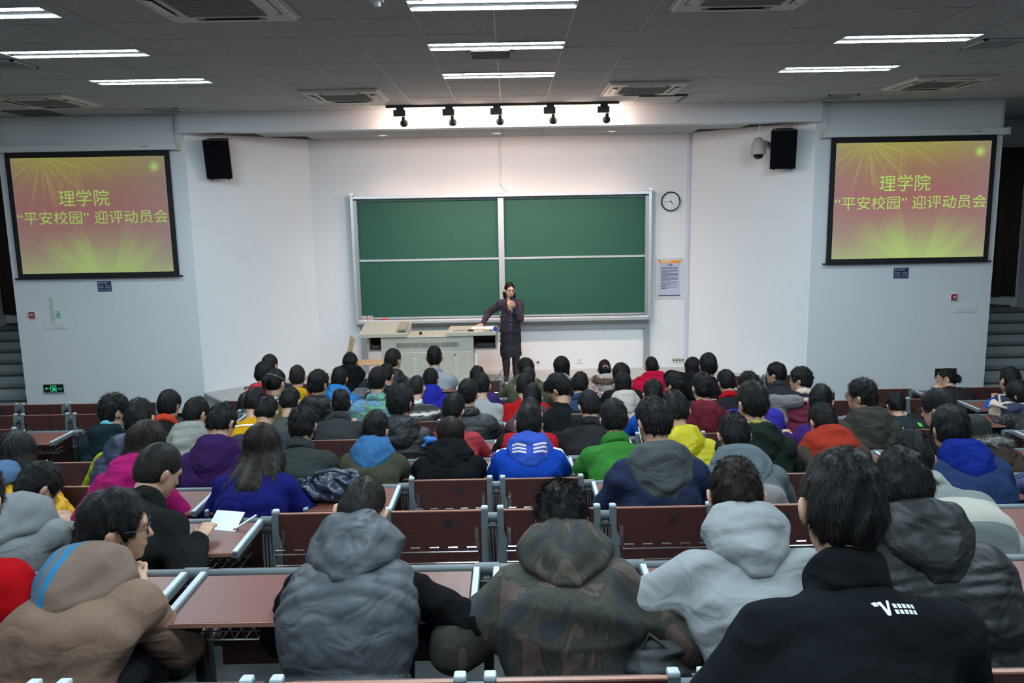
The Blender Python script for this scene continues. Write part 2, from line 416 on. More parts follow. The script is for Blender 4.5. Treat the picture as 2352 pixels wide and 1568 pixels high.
# beam over the recess and the lower ceiling behind it
tag(box('beam', -4.66, 4.44, 11.60, 11.86, RCEIL-0.005, 4.6, M_WALL), 'white ceiling beam in front of the chalkboard recess', 'beam', kind='structure')
rc_ = box('ceiling_recess', -4.66, 4.44, 11.86, 13.3, RCEIL+0.012, RCEIL+0.1, M_DARK); tag(rc_, 'lower tiled ceiling above the chalkboard', 'ceiling', kind='structure')
rt = MB().box(-0.296, 0.296, -0.291, 0.291, 0, 0.014).mesh('recess_tile', M_TILE)
for i in range(-8, 8):
    for j in range(2):
        x = 0.21+0.6*i; y = 12.16+0.6*j
        lo = -4.66+max(0, (y-11.75)/(13.08-11.75))*1.46+0.25; hi = 4.43-max(0, (y-11.75)/(13.08-11.75))*1.5-0.25
        if lo < x < hi: link('ceiling_tile', rt, rc_, (x, y, RCEIL))
# main ceiling
ce = box('ceiling', -9.3, 9.3, -4.3, 16.0, CEIL+0.03, CEIL+0.2, M_DARK); tag(ce, 'grey suspended ceiling of perforated square tiles', 'ceiling', kind='structure')
tile_c = MB().box(-0.2945, 0.2945, -0.2945, 0.2945, 0, 0.015).mesh('ceiling_tile', M_TILE)
tile_p = MB().box(-0.2945, 0.2945, -0.2945, 0.2945, 0, 0.015).mesh('ceiling_tile_plain', M_CEIL)
rest = MB(); rnd = random.Random(4)
YR = [5.13+0.6*j-0.0 for j in range(11)]
for j in range(-16, 11):
    y = 5.43+0.6*j
    if y > 11.4: continue
    for i in range(-15, 16):
        x = 0.21+0.6*i
        c = [project((x+a, y+b, CEIL)) for a in (-.3, .3) for b in (-.3, .3)]
        vis = y > 3 and any(-20 < p[0] < 2372 and -20 < p[1] < 1588 and p[2] > 0 for p in c)
        if vis: link('ceiling_tile', tile_c if -2.9 < x < 2.7 else tile_p, ce, (x, y, CEIL+rnd.uniform(0, 0.003)), (rnd.uniform(-.002, .002), rnd.uniform(-.002, .002), 0))
        else: rest.box(x-0.2945, x+0.2945, y-0.2945, y+0.2945, CEIL+0.001, CEIL+0.015)
# last cut strip of tiles at the beam, and what lies over the side stairs
for x0, x1 in ((-9.2, -4.66), (4.44, 9.2)): rest.box(x0, x1, 11.73, 15.3, CEIL+0.001, CEIL+0.015)
r_ = rest.build('far_tiles', M_CEIL, ce); r_['kind'] = 'stuff'
bar = MB().box(-0.006, 0.006, -8.0, 8.0, 0, 0.012).mesh('grid_bar', M_TBAR)
for i in range(-4, 6): link('grid_bar', bar, ce, (-0.09+0.6*i, 3.6, CEIL+0.006))
for x0, x1 in ((-9.2, -4.66), (-4.66, 4.44), (4.44, 9.2)): pass
cut_c = MB().box(-0.2945, 0.2945, -0.23, 0.23, 0, 0.014).mesh('ceiling_tile_cut', M_TILE)
for i in range(-15, 16): link('ceiling_tile', cut_c, ce, (0.21+0.6*i, 11.368, CEIL+.001))
for x0, x1 in ((-9.2, -4.66), (4.44, 9.2)): box('ceiling_tile', x0, x1, 11.605, 11.75, CEIL+.001, CEIL+.014, M_CEIL, ce)

# ------------------------------------------------------------------ fluorescent fixtures
M_TUBE = mat('lit_fluorescent_tube', (1, 1, 1, 1), 0.4, emit=TUBE_COLOR+(1,), estr=TUBE_STRENGTH)
M_REFL = mat('white_reflector', (0.75, 0.78, 0.8, 1), 0.3)
fx_frame = MB()
fx_frame.box(-0.605, 0.605, -0.15, -0.142, -0.007, 0); fx_frame.box(-0.605, 0.605, 0.142, 0.15, -0.007, 0)
fx_frame.box(-0.605, -0.597, -0.142, 0.142, -0.007, 0); fx_frame.box(0.597, 0.605, -0.142, 0.142, -0.007, 0); fx_frame.box(-0.597, 0.597, -0.142, 0.142, -0.002, 0)
ME_FR = fx_frame.mesh('fixture_frame', M_REFL)
ME_TU = MB().prism([(-0.028, -0.002), (0.028, -0.002), (0.025, -0.008), (-0.025, -0.008)], -0.585, 0.585, 'X').mesh('tube', M_TUBE)
ME_LV = MB().box(-0.597, 0.597, -0.060, 0.060, -0.005, -0.002).mesh('louvre', mat('fixture_louvre', (0.12, 0.13, 0.14, 1), 0.5))
def place_name(x): return 'on the left of the ceiling' if x < -2 else ('on the right of the ceiling' if x > 2 else 'over the centre of the hall')
ROWN = {5.96: 'nearest to the camera', 7.40: 'in the middle row', 8.92: 'in the row nearest to the stage'}
for x in (-3.83, -0.09, 3.56):
    for y in (8.92, 7.40, 5.96, 4.46, 2.96, 1.46, -1.54):
        f = empty('fluorescent_light', (x, y-(.09 if x > 2 and y == 5.96 else 0), CEIL))
        link('frame', ME_FR, f); link('louvre', ME_LV, f)
        for dy in (-0.095, 0.095): link('tube', ME_TU, f, (0, dy, 0))
        tag(f, 'twin-tube fluorescent light %s, %s' % (place_name(x), ROWN[y]) if y > 5 else 'twin-tube fluorescent light %s, %s of those outside the picture' % (place_name(x), {4.46: 'first', 2.96: 'second', 1.46: 'third', -1.54: 'fourth'}[y]),
            'ceiling light', 'fluorescent ceiling lights')

# ------------------------------------------------------------------ ceiling cassettes, vents
M_ACW = mat('cassette_plastic', (0.62, 0.60, 0.54, 1), 0.5); M_ACG = mat('cassette_grille', (0.30, 0.29, 0.27, 1), 0.7)
acf = MB()
acf.prism([(-.475, -.475), (.475, -.475), (.475, .475), (-.475, .475)], -0.012, 0)
acf.box(-.45, .45, -.45, -.29, -.035, -.012); acf.box(-.45, .45, .29, .45, -.035, -.012); acf.box(-.45, -.29, -.29, .29, -.035, -.012); acf.box(.29, .45, -.29, .29, -.035, -.012)
ME_ACF = acf.mesh('cassette_panel', M_ACW)
acg = MB().box(-.285, .285, -.285, .285, -.03, -.012)
for i in range(13): acg.box(-.28, .28, -.275+.0445*i, -.262+.0445*i, -.034, -.03)
ME_ACG = acg.mesh('grille', M_ACG)
ME_ACS = MB().box(-.25, .25, -.035, .035, -.037, -.03).mesh('air_slot', M_BLACK)
ME_ACV = MB().prism([(-.03, -.036), (.026, -.046), (.03, -.042), (-.026, -.032)], -.2, .2, 'X').mesh('vane', M_ACW)
for x, y, lb in ((-1.99, 10.16, 'left of the track spotlights'), (1.65, 10.0, 'right of the track spotlights'), (-2.0, 5.76, 'at the upper left edge of the picture'), (1.67, 5.72, 'at the upper right edge of the picture'), (-5.68, 10.15, 'above the left projection screen'), (5.2, 10.0, 'above the right projection screen')):
    a = empty('air_conditioner', (x, y, CEIL)); link('panel', ME_ACF, a); link('grille', ME_ACG, a)
    for k in range(4):
        an = k*math.pi/2; s_ = link('air_slot', ME_ACS, a, (0.37*math.sin(an), -0.37*math.cos(an), 0), (0, 0, an))
        link('vane', ME_ACV, s_, (0, 0, -0.004))
    tag(a, 'ivory ceiling cassette air conditioner '+lb, 'air conditioner', 'ceiling cassettes')
def vent(x, y, w, d, lb, m=None):
    v = empty('ceiling_vent', (x, y, CEIL)); b = MB()
    b.box(-w/2, w/2, -d/2, -d/2+.03, -.012, 0); b.box(-w/2, w/2, d/2-.03, d/2, -.012, 0); b.box(-w/2, -w/2+.03, -d/2, d/2, -.012, 0); b.box(w/2-.03, w/2, -d/2, d/2, -.012, 0)
    b.build('frame', M_CEIL, v); box('backing', -w/2+.03, w/2-.03, -d/2+.03, d/2-.03, -.003, 0, M_BLACKM, v)
    n = max(3, int(d/0.06)); sl = MB().box(-w/2+.03, w/2-.03, -.012, .006, -.012, -.004).mesh('slat', m or M_ACG)
    for i in range(n): link('slat', sl, v, (0, -d/2+.05+(d-.1)*i/(n-1), 0))
    tag(v, lb, 'vent')
vent(-0.15, 7.78, 0.42, 0.42, 'square grey ceiling vent beside the middle fluorescent light')
for px, py, lb in ((385, 253, 'small square air diffuser above the left screen near the pillar'), (1925, 222, 'small square air diffuser above the right screen near the beam'), (2285, 100, 'square air diffuser right of the right fluorescent lights'), (8, 147, 'square air diffuser at the far left of the ceiling')):
    p = at_z(px, py, CEIL); vent(p[0], p[1], 0.42, 0.42, lb, M_CEIL)
p = at_z(150, 274, CEIL); box('q', 0, 1, 0, 1, 0, 1, M_BLACK).name = 'tmp'; bpy.data.objects.remove(bpy.data.objects['tmp'])
dk = MB().box(-.28, .28, -.28, .28, -.01, 0).build('ceiling_hatch', mat('dark_hatch', (0.07, 0.07, 0.07, 1), 0.8), loc=(p[0], min(p[1], 11.3), CEIL)); tag(dk, 'dark open ceiling hatch above the left projection screen', 'hatch')
hp = empty('access_panel', (2.0, 10.95, CEIL)); box('panel', -.3, .3, -.27, .27, -.012, 0, M_CEIL, hp); MB().box(.3, .33, -.27, .3, -.02, 0).box(-.3, .33, -.3, -.27, -.02, 0).build('gap_frame', M_BLACKM, hp)
tag(hp, 'loose ceiling access panel right of the track spotlights', 'panel')
pm = at_z(868, 2, CEIL); o = empty('projector_mount', (pm[0], pm[1]-0.05, CEIL)); MB().lathe([(0.05, -.02), (0.05, 0)], 12).build('flange', M_WHITE, o); MB().lathe([(0.025, -.05), (0.025, -.02)], 10).build('pole', M_WHITE, o); tag(o, 'white ceiling mount pole at the top of the picture', 'mount')

# ------------------------------------------------------------------ track with five spotlights
tr = box('track_rail', -1.66, 1.52, 11.20, 11.235, CEIL-0.03, CEIL, M_BLACKM); tag(tr, 'black lighting track on the ceiling before the beam', 'track')
SX = (-1.468, -0.80, -0.148, 0.58, 1.314); ordn = ('leftmost', 'second from left', 'middle', 'second from right', 'rightmost')
M_BULB = mat('spot_lamp_glow', (1, 1, 1, 1), 0.5, emit=SPOT_COLOR+(1,), estr=30)
for x, lb in zip(SX, ordn):
    s_ = empty('track_spotlight', (x, 11.218, CEIL-0.03))
    MB().box(-.05, .05, -.018, .018, -.03, 0).box(-.09, .07, -.03, .03, -.115, -.03, c=.006).build('adapter', M_BLACKM, s_)
    MB().tube([(.04, 0, -.115), (.04, 0, -.14)], .008).build('stem', M_CHROME, s_)
    R = Matrix.Translation((.04, 0, -.135)) @ Matrix.Rotation(math.radians(47), 4, 'X')
    MB().lathe([(0.0, .012), (.022, .008), (.024, -.035), (.034, -.05), (.052, -.075), (.056, -.10), (.050, -.118)], 18, R, cap=False).build('lamp_head', M_BLACKM, s_, smooth=True)
    MB().lathe([(0.0, -.116), (.05, -.112)], 14, R, cap=False).build('lamp_face', M_BULB, s_)
    ld = bpy.data.lights.new('spot_beam', 'SPOT'); ld.energy = SPOT_WATTS; ld.color = SPOT_COLOR; ld.spot_size = math.radians(112); ld.spot_blend = 1.0; ld.shadow_soft_size = 0.05
    lo = bpy.data.objects.new('spot_beam', ld); COL.objects.link(lo); lo.parent = s_
    lo.matrix_local = Matrix.Translation((.04, .07, -.235)) @ Matrix.Rotation(math.radians(25), 4, 'X')
    ld = bpy.data.lights.new('bulb_spill', 'POINT'); ld.energy = SPILL_WATTS; ld.color = SPOT_COLOR; ld.shadow_soft_size = .045
    lo = bpy.data.objects.new('bulb_spill', ld); COL.objects.link(lo); lo.parent = s_; lo.location = (.04, .10, -.235)
    tag(s_, lb+' black track spotlight pointing at the chalkboard', 'spotlight', 'track spotlights')
for px, py, lb in ((880, 311, 'left'), (1142, 308, 'middle'), (1405, 301, 'right')):
    p = at_z(px, py, RCEIL); d = empty('downlight', (p[0], 12.5, RCEIL)); MB().lathe([(.085, -.008), (.085, 0)], 20).lathe([(.06, -.012), (.085, -.008)], 20, cap=False).build('ring', M_WHITE, d, smooth=False)
    MB().lathe([(.058, -.009), (.058, -.006)], 18).build('lens', mat('downlight_lens', (.8, .8, .8, 1), .3, emit=(1, .95, .9, 1), estr=1.0), d)
    ld = bpy.data.lights.new('downlight_beam', 'SPOT'); ld.energy = DOWNLIGHT_WATTS; ld.color = SPOT_COLOR; ld.spot_size = math.radians(112); ld.spot_blend = 1.0; ld.shadow_soft_size = .06
    lo = bpy.data.objects.new('downlight_beam', ld); COL.objects.link(lo); lo.parent = d; lo.location = (0, 0, -.03)
    tag(d, lb+' round recessed downlight above the chalkboard', 'downlight')

# ------------------------------------------------------------------ side stairs, exit walls, curtains
M_CURT = mat('brown_curtain', seen(70, 66, 58), 0.9, bump=0.2, bscale=30, stretch=(1, 1, 0.1), var=.15)
for sx, side in ((-1, 'left'), (1, 'right')):
    x0, x1 = (-9.19, -7.345) if sx < 0 else (7.115, 9.19)
    st = empty('staircase', ((x0+x1)/2, 11.9, 0)); w = (x1-x0)/2
    stp = MB().box(-w, w, 0, 0.30, -0.14, 0).mesh('step', M_STEP); nos = MB().box(-w, w, -0.012, 0.03, -0.022, 0.002).mesh('nosing', M_NOSE)
    for k in range(7):
        s_ = link('step', stp, st, (0, 0.30*k, 0.07+0.14*(k+1))); link('nosing', nos, s_)
    box('landing', -w, w, 2.1, 2.5, 0.0, 1.05, M_STEP, st)
    tag(st, 'grey stone stairs rising to the exit beside the %s screen wall' % side, 'stairs')
    cx = -8.1 if sx < 0 else 7.98; cu = empty('curtain', (cx, 14.32, 0)); V = []; F = []; n = 90; W = 1.1
    for i in range(n+1):
        u = -W+2*W*i/n; yy = 0.05*math.sin(i*0.55)+0.02*math.sin(i*1.31+1); V += [(u, yy, 1.25), (u*1.0, yy*0.7, 3.88)]
    for i in range(n): F.append((2*i, 2*i+2, 2*i+3, 2*i+1))
    m = MB(); m.add(V, F); c = m.build('drape', M_CURT, cu, smooth=True); so = c.modifiers.new('s', 'SOLIDIFY'); so.thickness = 0.006
    MB().tube([(-W, 0, 3.92), (W, 0, 3.92)], .015, 8).build('rod', M_CHROME, cu)
    box('pelmet', -W, W, .06, .10, 3.86, 4.36, M_GREYL, cu)
    tag(cu, 'brown pleated curtain above the stairs beside the %s screen wall' % side, 'curtain')
    t = MB().prism([(-W+.02, 1.24), (W, 1.08), (W, .96), (-W+.02, 1.12)] if sx > 0 else [(-W, 1.08), (W-.02, 1.24), (W-.02, 1.12), (-W, .96)], 0, .03, 'Y').build('trim_1' if sx < 0 else 'trim_2', M_NOSE, loc=(cx, 14.38, 0)); tag(t, 'dark sloping skirting below the %s curtain' % side, 'trim', kind='structure')
# ------------------------------------------------------------------ chalkboard
BY = 13.07
cb = empty('chalkboard', (-0.14, BY, PLAT))
def L3(x, z): return x+0.14, z-PLAT
bx0, bx1, bz0, bz1 = -2.55+.14, 2.28+.14, 1.15-PLAT, 3.215-PLAT
fr = MB()
fr.box(bx0, bx0+.05, -.16, 0, bz0, bz1, c=.006); fr.box(bx1-.05, bx1, -.16, 0, bz0, bz1, c=.006)
fr.box(bx0+.05, bx1-.05, -.15, 0, bz1-.055, bz1, c=.006); fr.box(bx0+.05, bx1-.05, -.16, 0, bz0, bz0+.06, c=.006)
fr.box(bx0, bx0+.06, -.17, -.1, bz1, bz1+.05); fr.box(bx1-.06, bx1, -.17, -.1, bz1, bz1+.05); fr.box(-.09, .05, -.16, -.1, bz1, bz1+.04)
fr.build('frame', M_ALU, cb)
MB().box(bx0+.05, bx0+.10, -.14, -.02, bz0+.06, bz1-.075).box(bx1-.10, bx1-.05, -.14, -.02, bz0+.06, bz1-.075).build('side_channel', M_ALU2, cb)
MB().box(-.05, .045, -.13, 0, bz0+.06, bz1-.075, c=.004).box(-.03, -.02, -.138, -.12, bz0+.06, bz1-.075).box(.012, .022, -.138, -.12, bz0+.06, bz1-.075).build('centre_post', M_ALU, cb)
dz = 2.19-PLAT
for i, (x0, x1) in enumerate(((bx0+.10, -.05), (.045, bx1-.10))):
    for j, (z0, z1, y) in enumerate(((dz+.0, bz1-.09, -.05), (bz0+.10, dz-.0, -.09))):
        p_ = box('board_panel', x0, x1, y, y+.025, z0, z1, M_BOARD, cb)
        b = MB(); b.box(x0, x1, y-.012, y+.0, (z0 if j == 0 else z1-.03), (z0+.0 if j == 0 else z1))
        if j: MB().box(x0, x1, y-.014, y+.027, z1-.028, z1+.004).box(x0, x1, y-.014, y+.027, z0-.03, z0).build('panel_edge', M_ALU, p_)
MB().prism([(-.17, bz0-.01), (-.05, bz0-.01), (-.05, bz0+.06), (-.20, bz0+.04), (-.20, bz0+.01)], bx0+.04, bx1-.04, 'X').build('chalk_tray', M_ALU, cb)
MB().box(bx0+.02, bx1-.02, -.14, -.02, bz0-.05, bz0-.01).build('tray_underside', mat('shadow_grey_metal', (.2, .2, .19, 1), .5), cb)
MB().box(bx0+.08, bx1-.04, -.06, 0, bz0-.16, bz0-.05).build('support_rail', M_ALU2, cb)
for x in (bx0+.10, bx1-.05): box('post', x-.045, x+.045, -.05, 0, 0, bz0-.05, M_ALU2, cb)
for x, z in ((bx0, 1.1), (bx0, 2.3), (bx1, 1.1), (bx1, 2.3)): MB().tube([(x-.03 if x < 0 else x+.03, -.05, z), (x, -.05, z)], .012).build('wall_bolt', M_ALU2, cb)
tag(cb, 'large green sliding chalkboard with aluminium frame on the back wall', 'chalkboard')
M_CHALKBOX = mat('chalk_box_card', (.55, .42, .38, 1), .8, var=.5, vscale=18)
for i, (px, lb) in enumerate(((837, 'left'), (850, 'right'))):
    p = at_y(px, 728, BY-.13); c = empty('chalk_box', (p[0], BY-.125, 1.19)); MB().box(-.05, .05, -.03, .03, 0, .075).build('carton', M_CHALKBOX, c)
    m = MB()
    for k in range(5): m.tube([(-.035+.017*k, 0, .06), (-.035+.017*k, 0, .092)], .007)
    m.build('chalk', M_WHITE, c); tag(c, lb+' open box of chalk at the left end of the chalkboard tray', 'chalk box')
p = at_y(884, 731, BY-.13); o = empty('board_eraser', (p[0], BY-.125, 1.192)); MB().box(-.06, .06, -.025, .025, 0, .018).build('felt', M_BLACKM, o); MB().box(-.06, .06, -.025, .025, .018, .04, c=.005).build('handle', mat('red_plastic', (.55, .03, .03, 1), .5), o); tag(o, 'red eraser lying in the chalkboard tray', 'eraser')
# cable and conduits on the back wall
o = MB().tube([(-.14, BY-.02, RCEIL), (-.14, BY-.02, 3.36)], .012).tube([(-.14, BY-.02, 3.36), (-.10, BY-.03, 3.30), (-.02, BY-.04, 3.24)], .006).build('cable', M_WHITE); tag(o, 'white cable running down the wall to the chalkboard', 'cable')
o = box('conduit', 2.86, 2.905, BY-.03, BY, PLAT+.05, RCEIL, mat('lilac_trunking', (.66, .66, .76, 1), .5)); tag(o, 'pale lilac cable trunking beside the clock', 'conduit')
# outlets
def outlet(x, z, w, h, lb, kind):
    o = empty('wall_outlet', (x, BY, z)); MB().box(-w/2, w/2, -.012, 0, -h/2, h/2, c=.004).build('plate', M_WHITE if kind < 2 else M_IVORY, o)
    if kind == 0: box('socket', -.02, .02, -.015, -.011, -.03, -.005, M_BLACKM, o)
    elif kind == 1:
        for dx, dz_ in ((-.015, .012), (.015, .012), (0, -.015)): box('slot', dx-.004, dx+.004, -.014, -.011, dz_-.008, dz_+.008, M_BLACKM, o)
    else:
        for k in range(4): MB().lathe([(.014, 0), (.014, .006)], 10, Matrix.Translation((-.075+.05*k, -.012, 0)) @ Matrix.Rotation(math.pi/2, 4, 'X')).build('jack', M_BLACKM, o)
    tag(o, lb, 'outlet')
outlet(.424, .455, .075, .085, 'white network outlet on the back wall right of the lecturer', 0)
outlet(1.115, .452, .085, .085, 'white power socket on the back wall right of the network outlet', 1)
outlet(2.77, .43, .2, .08, 'metal plate with four jacks low on the back wall', 2)

# ------------------------------------------------------------------ clock
ck = empty('wall_clock', (2.604, BY, 3.04)); RX = Matrix.Rotation(math.pi/2, 4, 'X')
MB().lathe([(.135, 0), (.155, .005), (.158, .03), (.148, .045), (.138, .04), (.136, .02)], 40, RX, cap=False).build('rim', mat('navy_black_rim', (.02, .02, .035, 1), .3), ck, smooth=True)
MB().lathe([(.138, 0), (.138, .022)], 40, RX).build('dial', mat('white_dial', (.8, .8, .8, 1), .5), ck)
for k in range(1, 13):
    a = math.radians(30*k); lettering('numeral', str(k), .034, mat('grey_numerals', (.25, .25, .26, 1), .6), ck, (.108*math.sin(a), -.0235, .108*math.cos(a)))
def hand(name, deg, ln, w, m):
    o = box(name, -w/2, w/2, -.002, 0, -.02, ln, m, ck); o.location = (0, -.026, 0); o.rotation_euler = (0, math.radians(deg), 0)
hand('hour_hand', 142, .07, .009, M_BLACK); hand('minute_hand', 264, .105, .005, M_BLACKM); hand('second_hand', 12, .04, .003, M_BLACKM)
tag(ck, 'round white wall clock with dark rim beside the chalkboard', 'clock')

# ------------------------------------------------------------------ poster
ps = empty('notice_board', (2.604, BY, 1.79))
MB().box(-.228, .228, -.006, 0, -.33, .33).build('acrylic_panel', mat('clear_acrylic', (.74, .74, .74, 1), .15), ps)
e = MB()
for a in ((-.228, .228, -.33, -.325), (-.228, .228, .325, .33), (-.228, -.223, -.325, .325), (.223, .228, -.325, .325)): e.box(a[0], a[1], -.009, -.006, a[2], a[3])
e.build('panel_rim', mat('grey_rim', (.45, .44, .42, 1), .4), ps)
box('sheet', -.175, .175, -.010, -.006, -.27, .30, mat('pale_blue_paper', (.52, .55, .70, 1), .7), ps)
box('header_band', -.175, .175, -.012, -.010, .255, .30, mat('orange_print', (.85, .33, .02, 1), .6), ps)
M_INK = mat('dark_ink', (.06, .06, .10, 1), .7); M_WINK = mat('white_ink', (.85, .85, .85, 1), .6)
g = MB(); g.lathe([(.012, .0), (.012, .001)], 12, Matrix.Translation((-.125, -.012, .278)) @ RX)
for k in range(6): g.box(-.105+.02*k, -.090+.02*k, -.0132, -.012, .27, .286)
g.build('header_lettering', M_WINK, ps)
lettering('title_lettering', '教室须知', .026, M_INK, ps, (-.005, -.0125, .222), bold=.0012)
rnd = random.Random(2); g = MB(); z = .19
for para in (3, 3, 4, 4, 1, 2, 2, 2):
    for li in range(para):
        xe = .135 if li < para-1 else rnd.uniform(-.06, .12); x = -.14
        while x < xe:
            w = min(rnd.uniform(.008, .05), xe-x+.004); g.box(x, x+w, -.0112, -.010, z-.0045, z+.0045); x += w+.006
        z -= .0155
    z -= .006
g.build('body_lettering', M_INK, ps)
MB().tube([(-.18, -.014, -.275), (.18, -.014, -.275)], .007, 8).build('lower_rod', M_BLACK, ps)
for x, z in ((-.178, .3), (.178, .3)): MB().lathe([(.008, 0), (.008, .012)], 10, Matrix.Translation((x, -.006, z)) @ RX).build('pin', M_BLACKM, ps)
tag(ps, 'printed classroom notice with orange header in an acrylic panel', 'notice')

# ------------------------------------------------------------------ projection screens
def screen_mat(name, k):
    m, N, L, P = new_mat(name); P.inputs['Base Color'].default_value = (.12, .12, .12, 1); P.inputs['Roughness'].default_value = .8
    tc = N.new('ShaderNodeTexCoord'); sp = N.new('ShaderNodeSeparateXYZ'); L.new(tc.outputs['Generated'], sp.inputs[0])
    U, V = sp.outputs['X'], sp.outputs['Z']
    def mth(op, a, b=None, c=None):
        n = N.new('ShaderNodeMath'); n.operation = op
        for i, s in enumerate((a, b, c)):
            if s is None: continue
            if isinstance(s, (int, float)): n.inputs[i].default_value = s
            else: L.new(s, n.inputs[i])
        return n.outputs[0]
    def mixc(f, a, b):
        n = N.new('ShaderNodeMix'); n.data_type = 'RGBA'
        if isinstance(f, (int, float)): n.inputs[0].default_value = f
        else: L.new(f, n.inputs[0])
        for i, s in ((6, a), (7, b)):
            if isinstance(s, tuple): n.inputs[i].default_value = s
            else: L.new(s, n.inputs[i])
        return n.outputs[2]
    ra = N.new('ShaderNodeValToRGB'); e = ra.color_ramp.elements
    for x in (.25, .55, .80): e.new(x)
    for i, (pos, c) in enumerate(((0, rgb(140, 118, 112)), (.22, rgb(146, 98, 98)), (.52, rgb(152, 84, 84)), (.78, rgb(146, 104, 76)), (1, rgb(150, 142, 60)))):
        e[i].position = pos; e[i].color = c
    L.new(V, ra.inputs[0])
    edge = mth('POWER', mth('ABSOLUTE', mth('MULTIPLY', mth('SUBTRACT', U, .45), 1.7)), 2.5)
    base = mixc(mth('MULTIPLY', mth('MINIMUM', edge, 1.0), .55), ra.outputs[0], rgb(140, 118, 122))
    def rays(cu, cv, freq, fall, seed, sharp):
        du = mth('SUBTRACT', U, cu); dv = mth('MULTIPLY', mth('SUBTRACT', V, cv), .77)
        ang = mth('ARCTAN2', dv, du); dist = mth('SQRT', mth('ADD', mth('MULTIPLY', du, du), mth('MULTIPLY', dv, dv)))
        n = N.new('ShaderNodeTexNoise'); n.noise_dimensions = '2D'; n.inputs['Scale'].default_value = 1.0; n.inputs['Detail'].default_value = 2.0
        cv_ = N.new('ShaderNodeCombineXYZ'); L.new(mth('MULTIPLY', ang, freq), cv_.inputs[0]); L.new(mth('ADD', mth('MULTIPLY', dist, 1.2), seed), cv_.inputs[1]); L.new(cv_.outputs[0], n.inputs['Vector'])
        f = mth('MULTIPLY', mth('SUBTRACT', n.outputs['Fac'], sharp), 4.0); n2 = N.new('ShaderNodeClamp'); L.new(f, n2.inputs[0])
        g_ = N.new('ShaderNodeClamp'); L.new(mth('SUBTRACT', 1.0, mth('DIVIDE', dist, fall)), g_.inputs[0])
        return mth('MULTIPLY', n2.outputs[0], g_.outputs[0]), g_.outputs[0]
    r1, g1 = rays(.55, -.16, 3.2, .55, 3.0, .40)
    c1 = mixc(mth('MINIMUM', mth('MULTIPLY', r1, 1.0), 1.0), base, rgb(168, 205, 92))
    c1 = mixc(mth('POWER', g1, 2.2), c1, rgb(165, 205, 96))
    c1 = mixc(mth('MULTIPLY', mth('POWER', mth('SUBTRACT', 1.0, V), 5.0), .55), c1, rgb(172, 192, 104))
    r2, g2 = rays(.20, 1.02, 14.0, .38, 7.0, .47)
    c1 = mixc(mth('MINIMUM', mth('MULTIPLY', r2, .7), .55), c1, rgb(190, 190, 74))
    r3, g3 = rays(.42, 1.05, 12.0, .36, 11.0, .47)
    c1 = mixc(mth('MINIMUM', mth('MULTIPLY', r3, .7), .5), c1, rgb(182, 185, 74))
    r4, g4 = rays(.93, .91, 2.5, .05, 1.0, .40)
    c1 = mixc(mth('POWER', g4, 1.6), c1, rgb(185, 225, 105))
    L.new(c1, P.inputs['Emission Color']); P.inputs['Emission Strength'].default_value = k
    return m
M_SCRB = mat('black_screen_border', (.008, .008, .01, 1), .7)
for side, x0, x1, k in (('left', -7.205, -4.85, .70), ('right', 4.615, 6.985, .90)):
    cx = (x0+x1)/2; W = x1-x0; sc = empty('projection_screen', (cx, 11.75, 2.09)); w = W/2
    y = -.075
    MB().box(-w, w, y, y+.004, 0, 1.80).build('black_fabric', M_SCRB, sc)
    box('projected_picture', -w+.075, w-.075, y-.004, y-.001, .06, 1.71, screen_mat('projected_picture_'+side, k), sc)
    MB().tube([(-w-.05, y, -.01), (w+.05, y, -.01)], .012, 8).build('bottom_bar', M_SCRB, sc)
    ca = MB().box(-w-.12, w+.12, -.13, 0, 1.79, 1.885, c=.01).build('roller_case', M_WHITE, sc)
    MB().box(-w-.15, -w-.12, -.135, 0, 1.785, 1.89).box(w+.12, w+.15, -.135, 0, 1.785, 1.89).build('end_cap', M_IVORY, ca)
    lettering('maker_lettering', 'Redleaf', .04, M_INK, ca, (w-.32, -.1315, 1.84))
    m = MB()
    for sx in (-w-.03, w+.08): m.tube([(sx, -.04, 1.885), (sx, -.04, CEIL-2.09)], .006)
    m.build('hanging_cord', M_ALU2, sc)
    M_TXT = mat('projected_letters_'+side, (.1, .1, .1, 1), .8, emit=rgb(168, 214, 86), estr=k*1.05)
    IW = W-.15; X = lambda u: -w+.075+IW*u; Z = lambda v: .06+1.65*v
    lettering('title_lettering', '理学院', .25, M_TXT, sc, (X(.455 if side == 'left' else .455), y-.006, Z(.64)), width=IW*.33)
    lettering('subtitle_lettering', '“平安校园” 迎评动员会', .205, M_TXT, sc, (X(.5), y-.006, Z(.475)), width=IW*.985)
    tag(sc, 'projection screen on the %s wall showing yellow Chinese characters on a red slide' % side, 'projection screen')

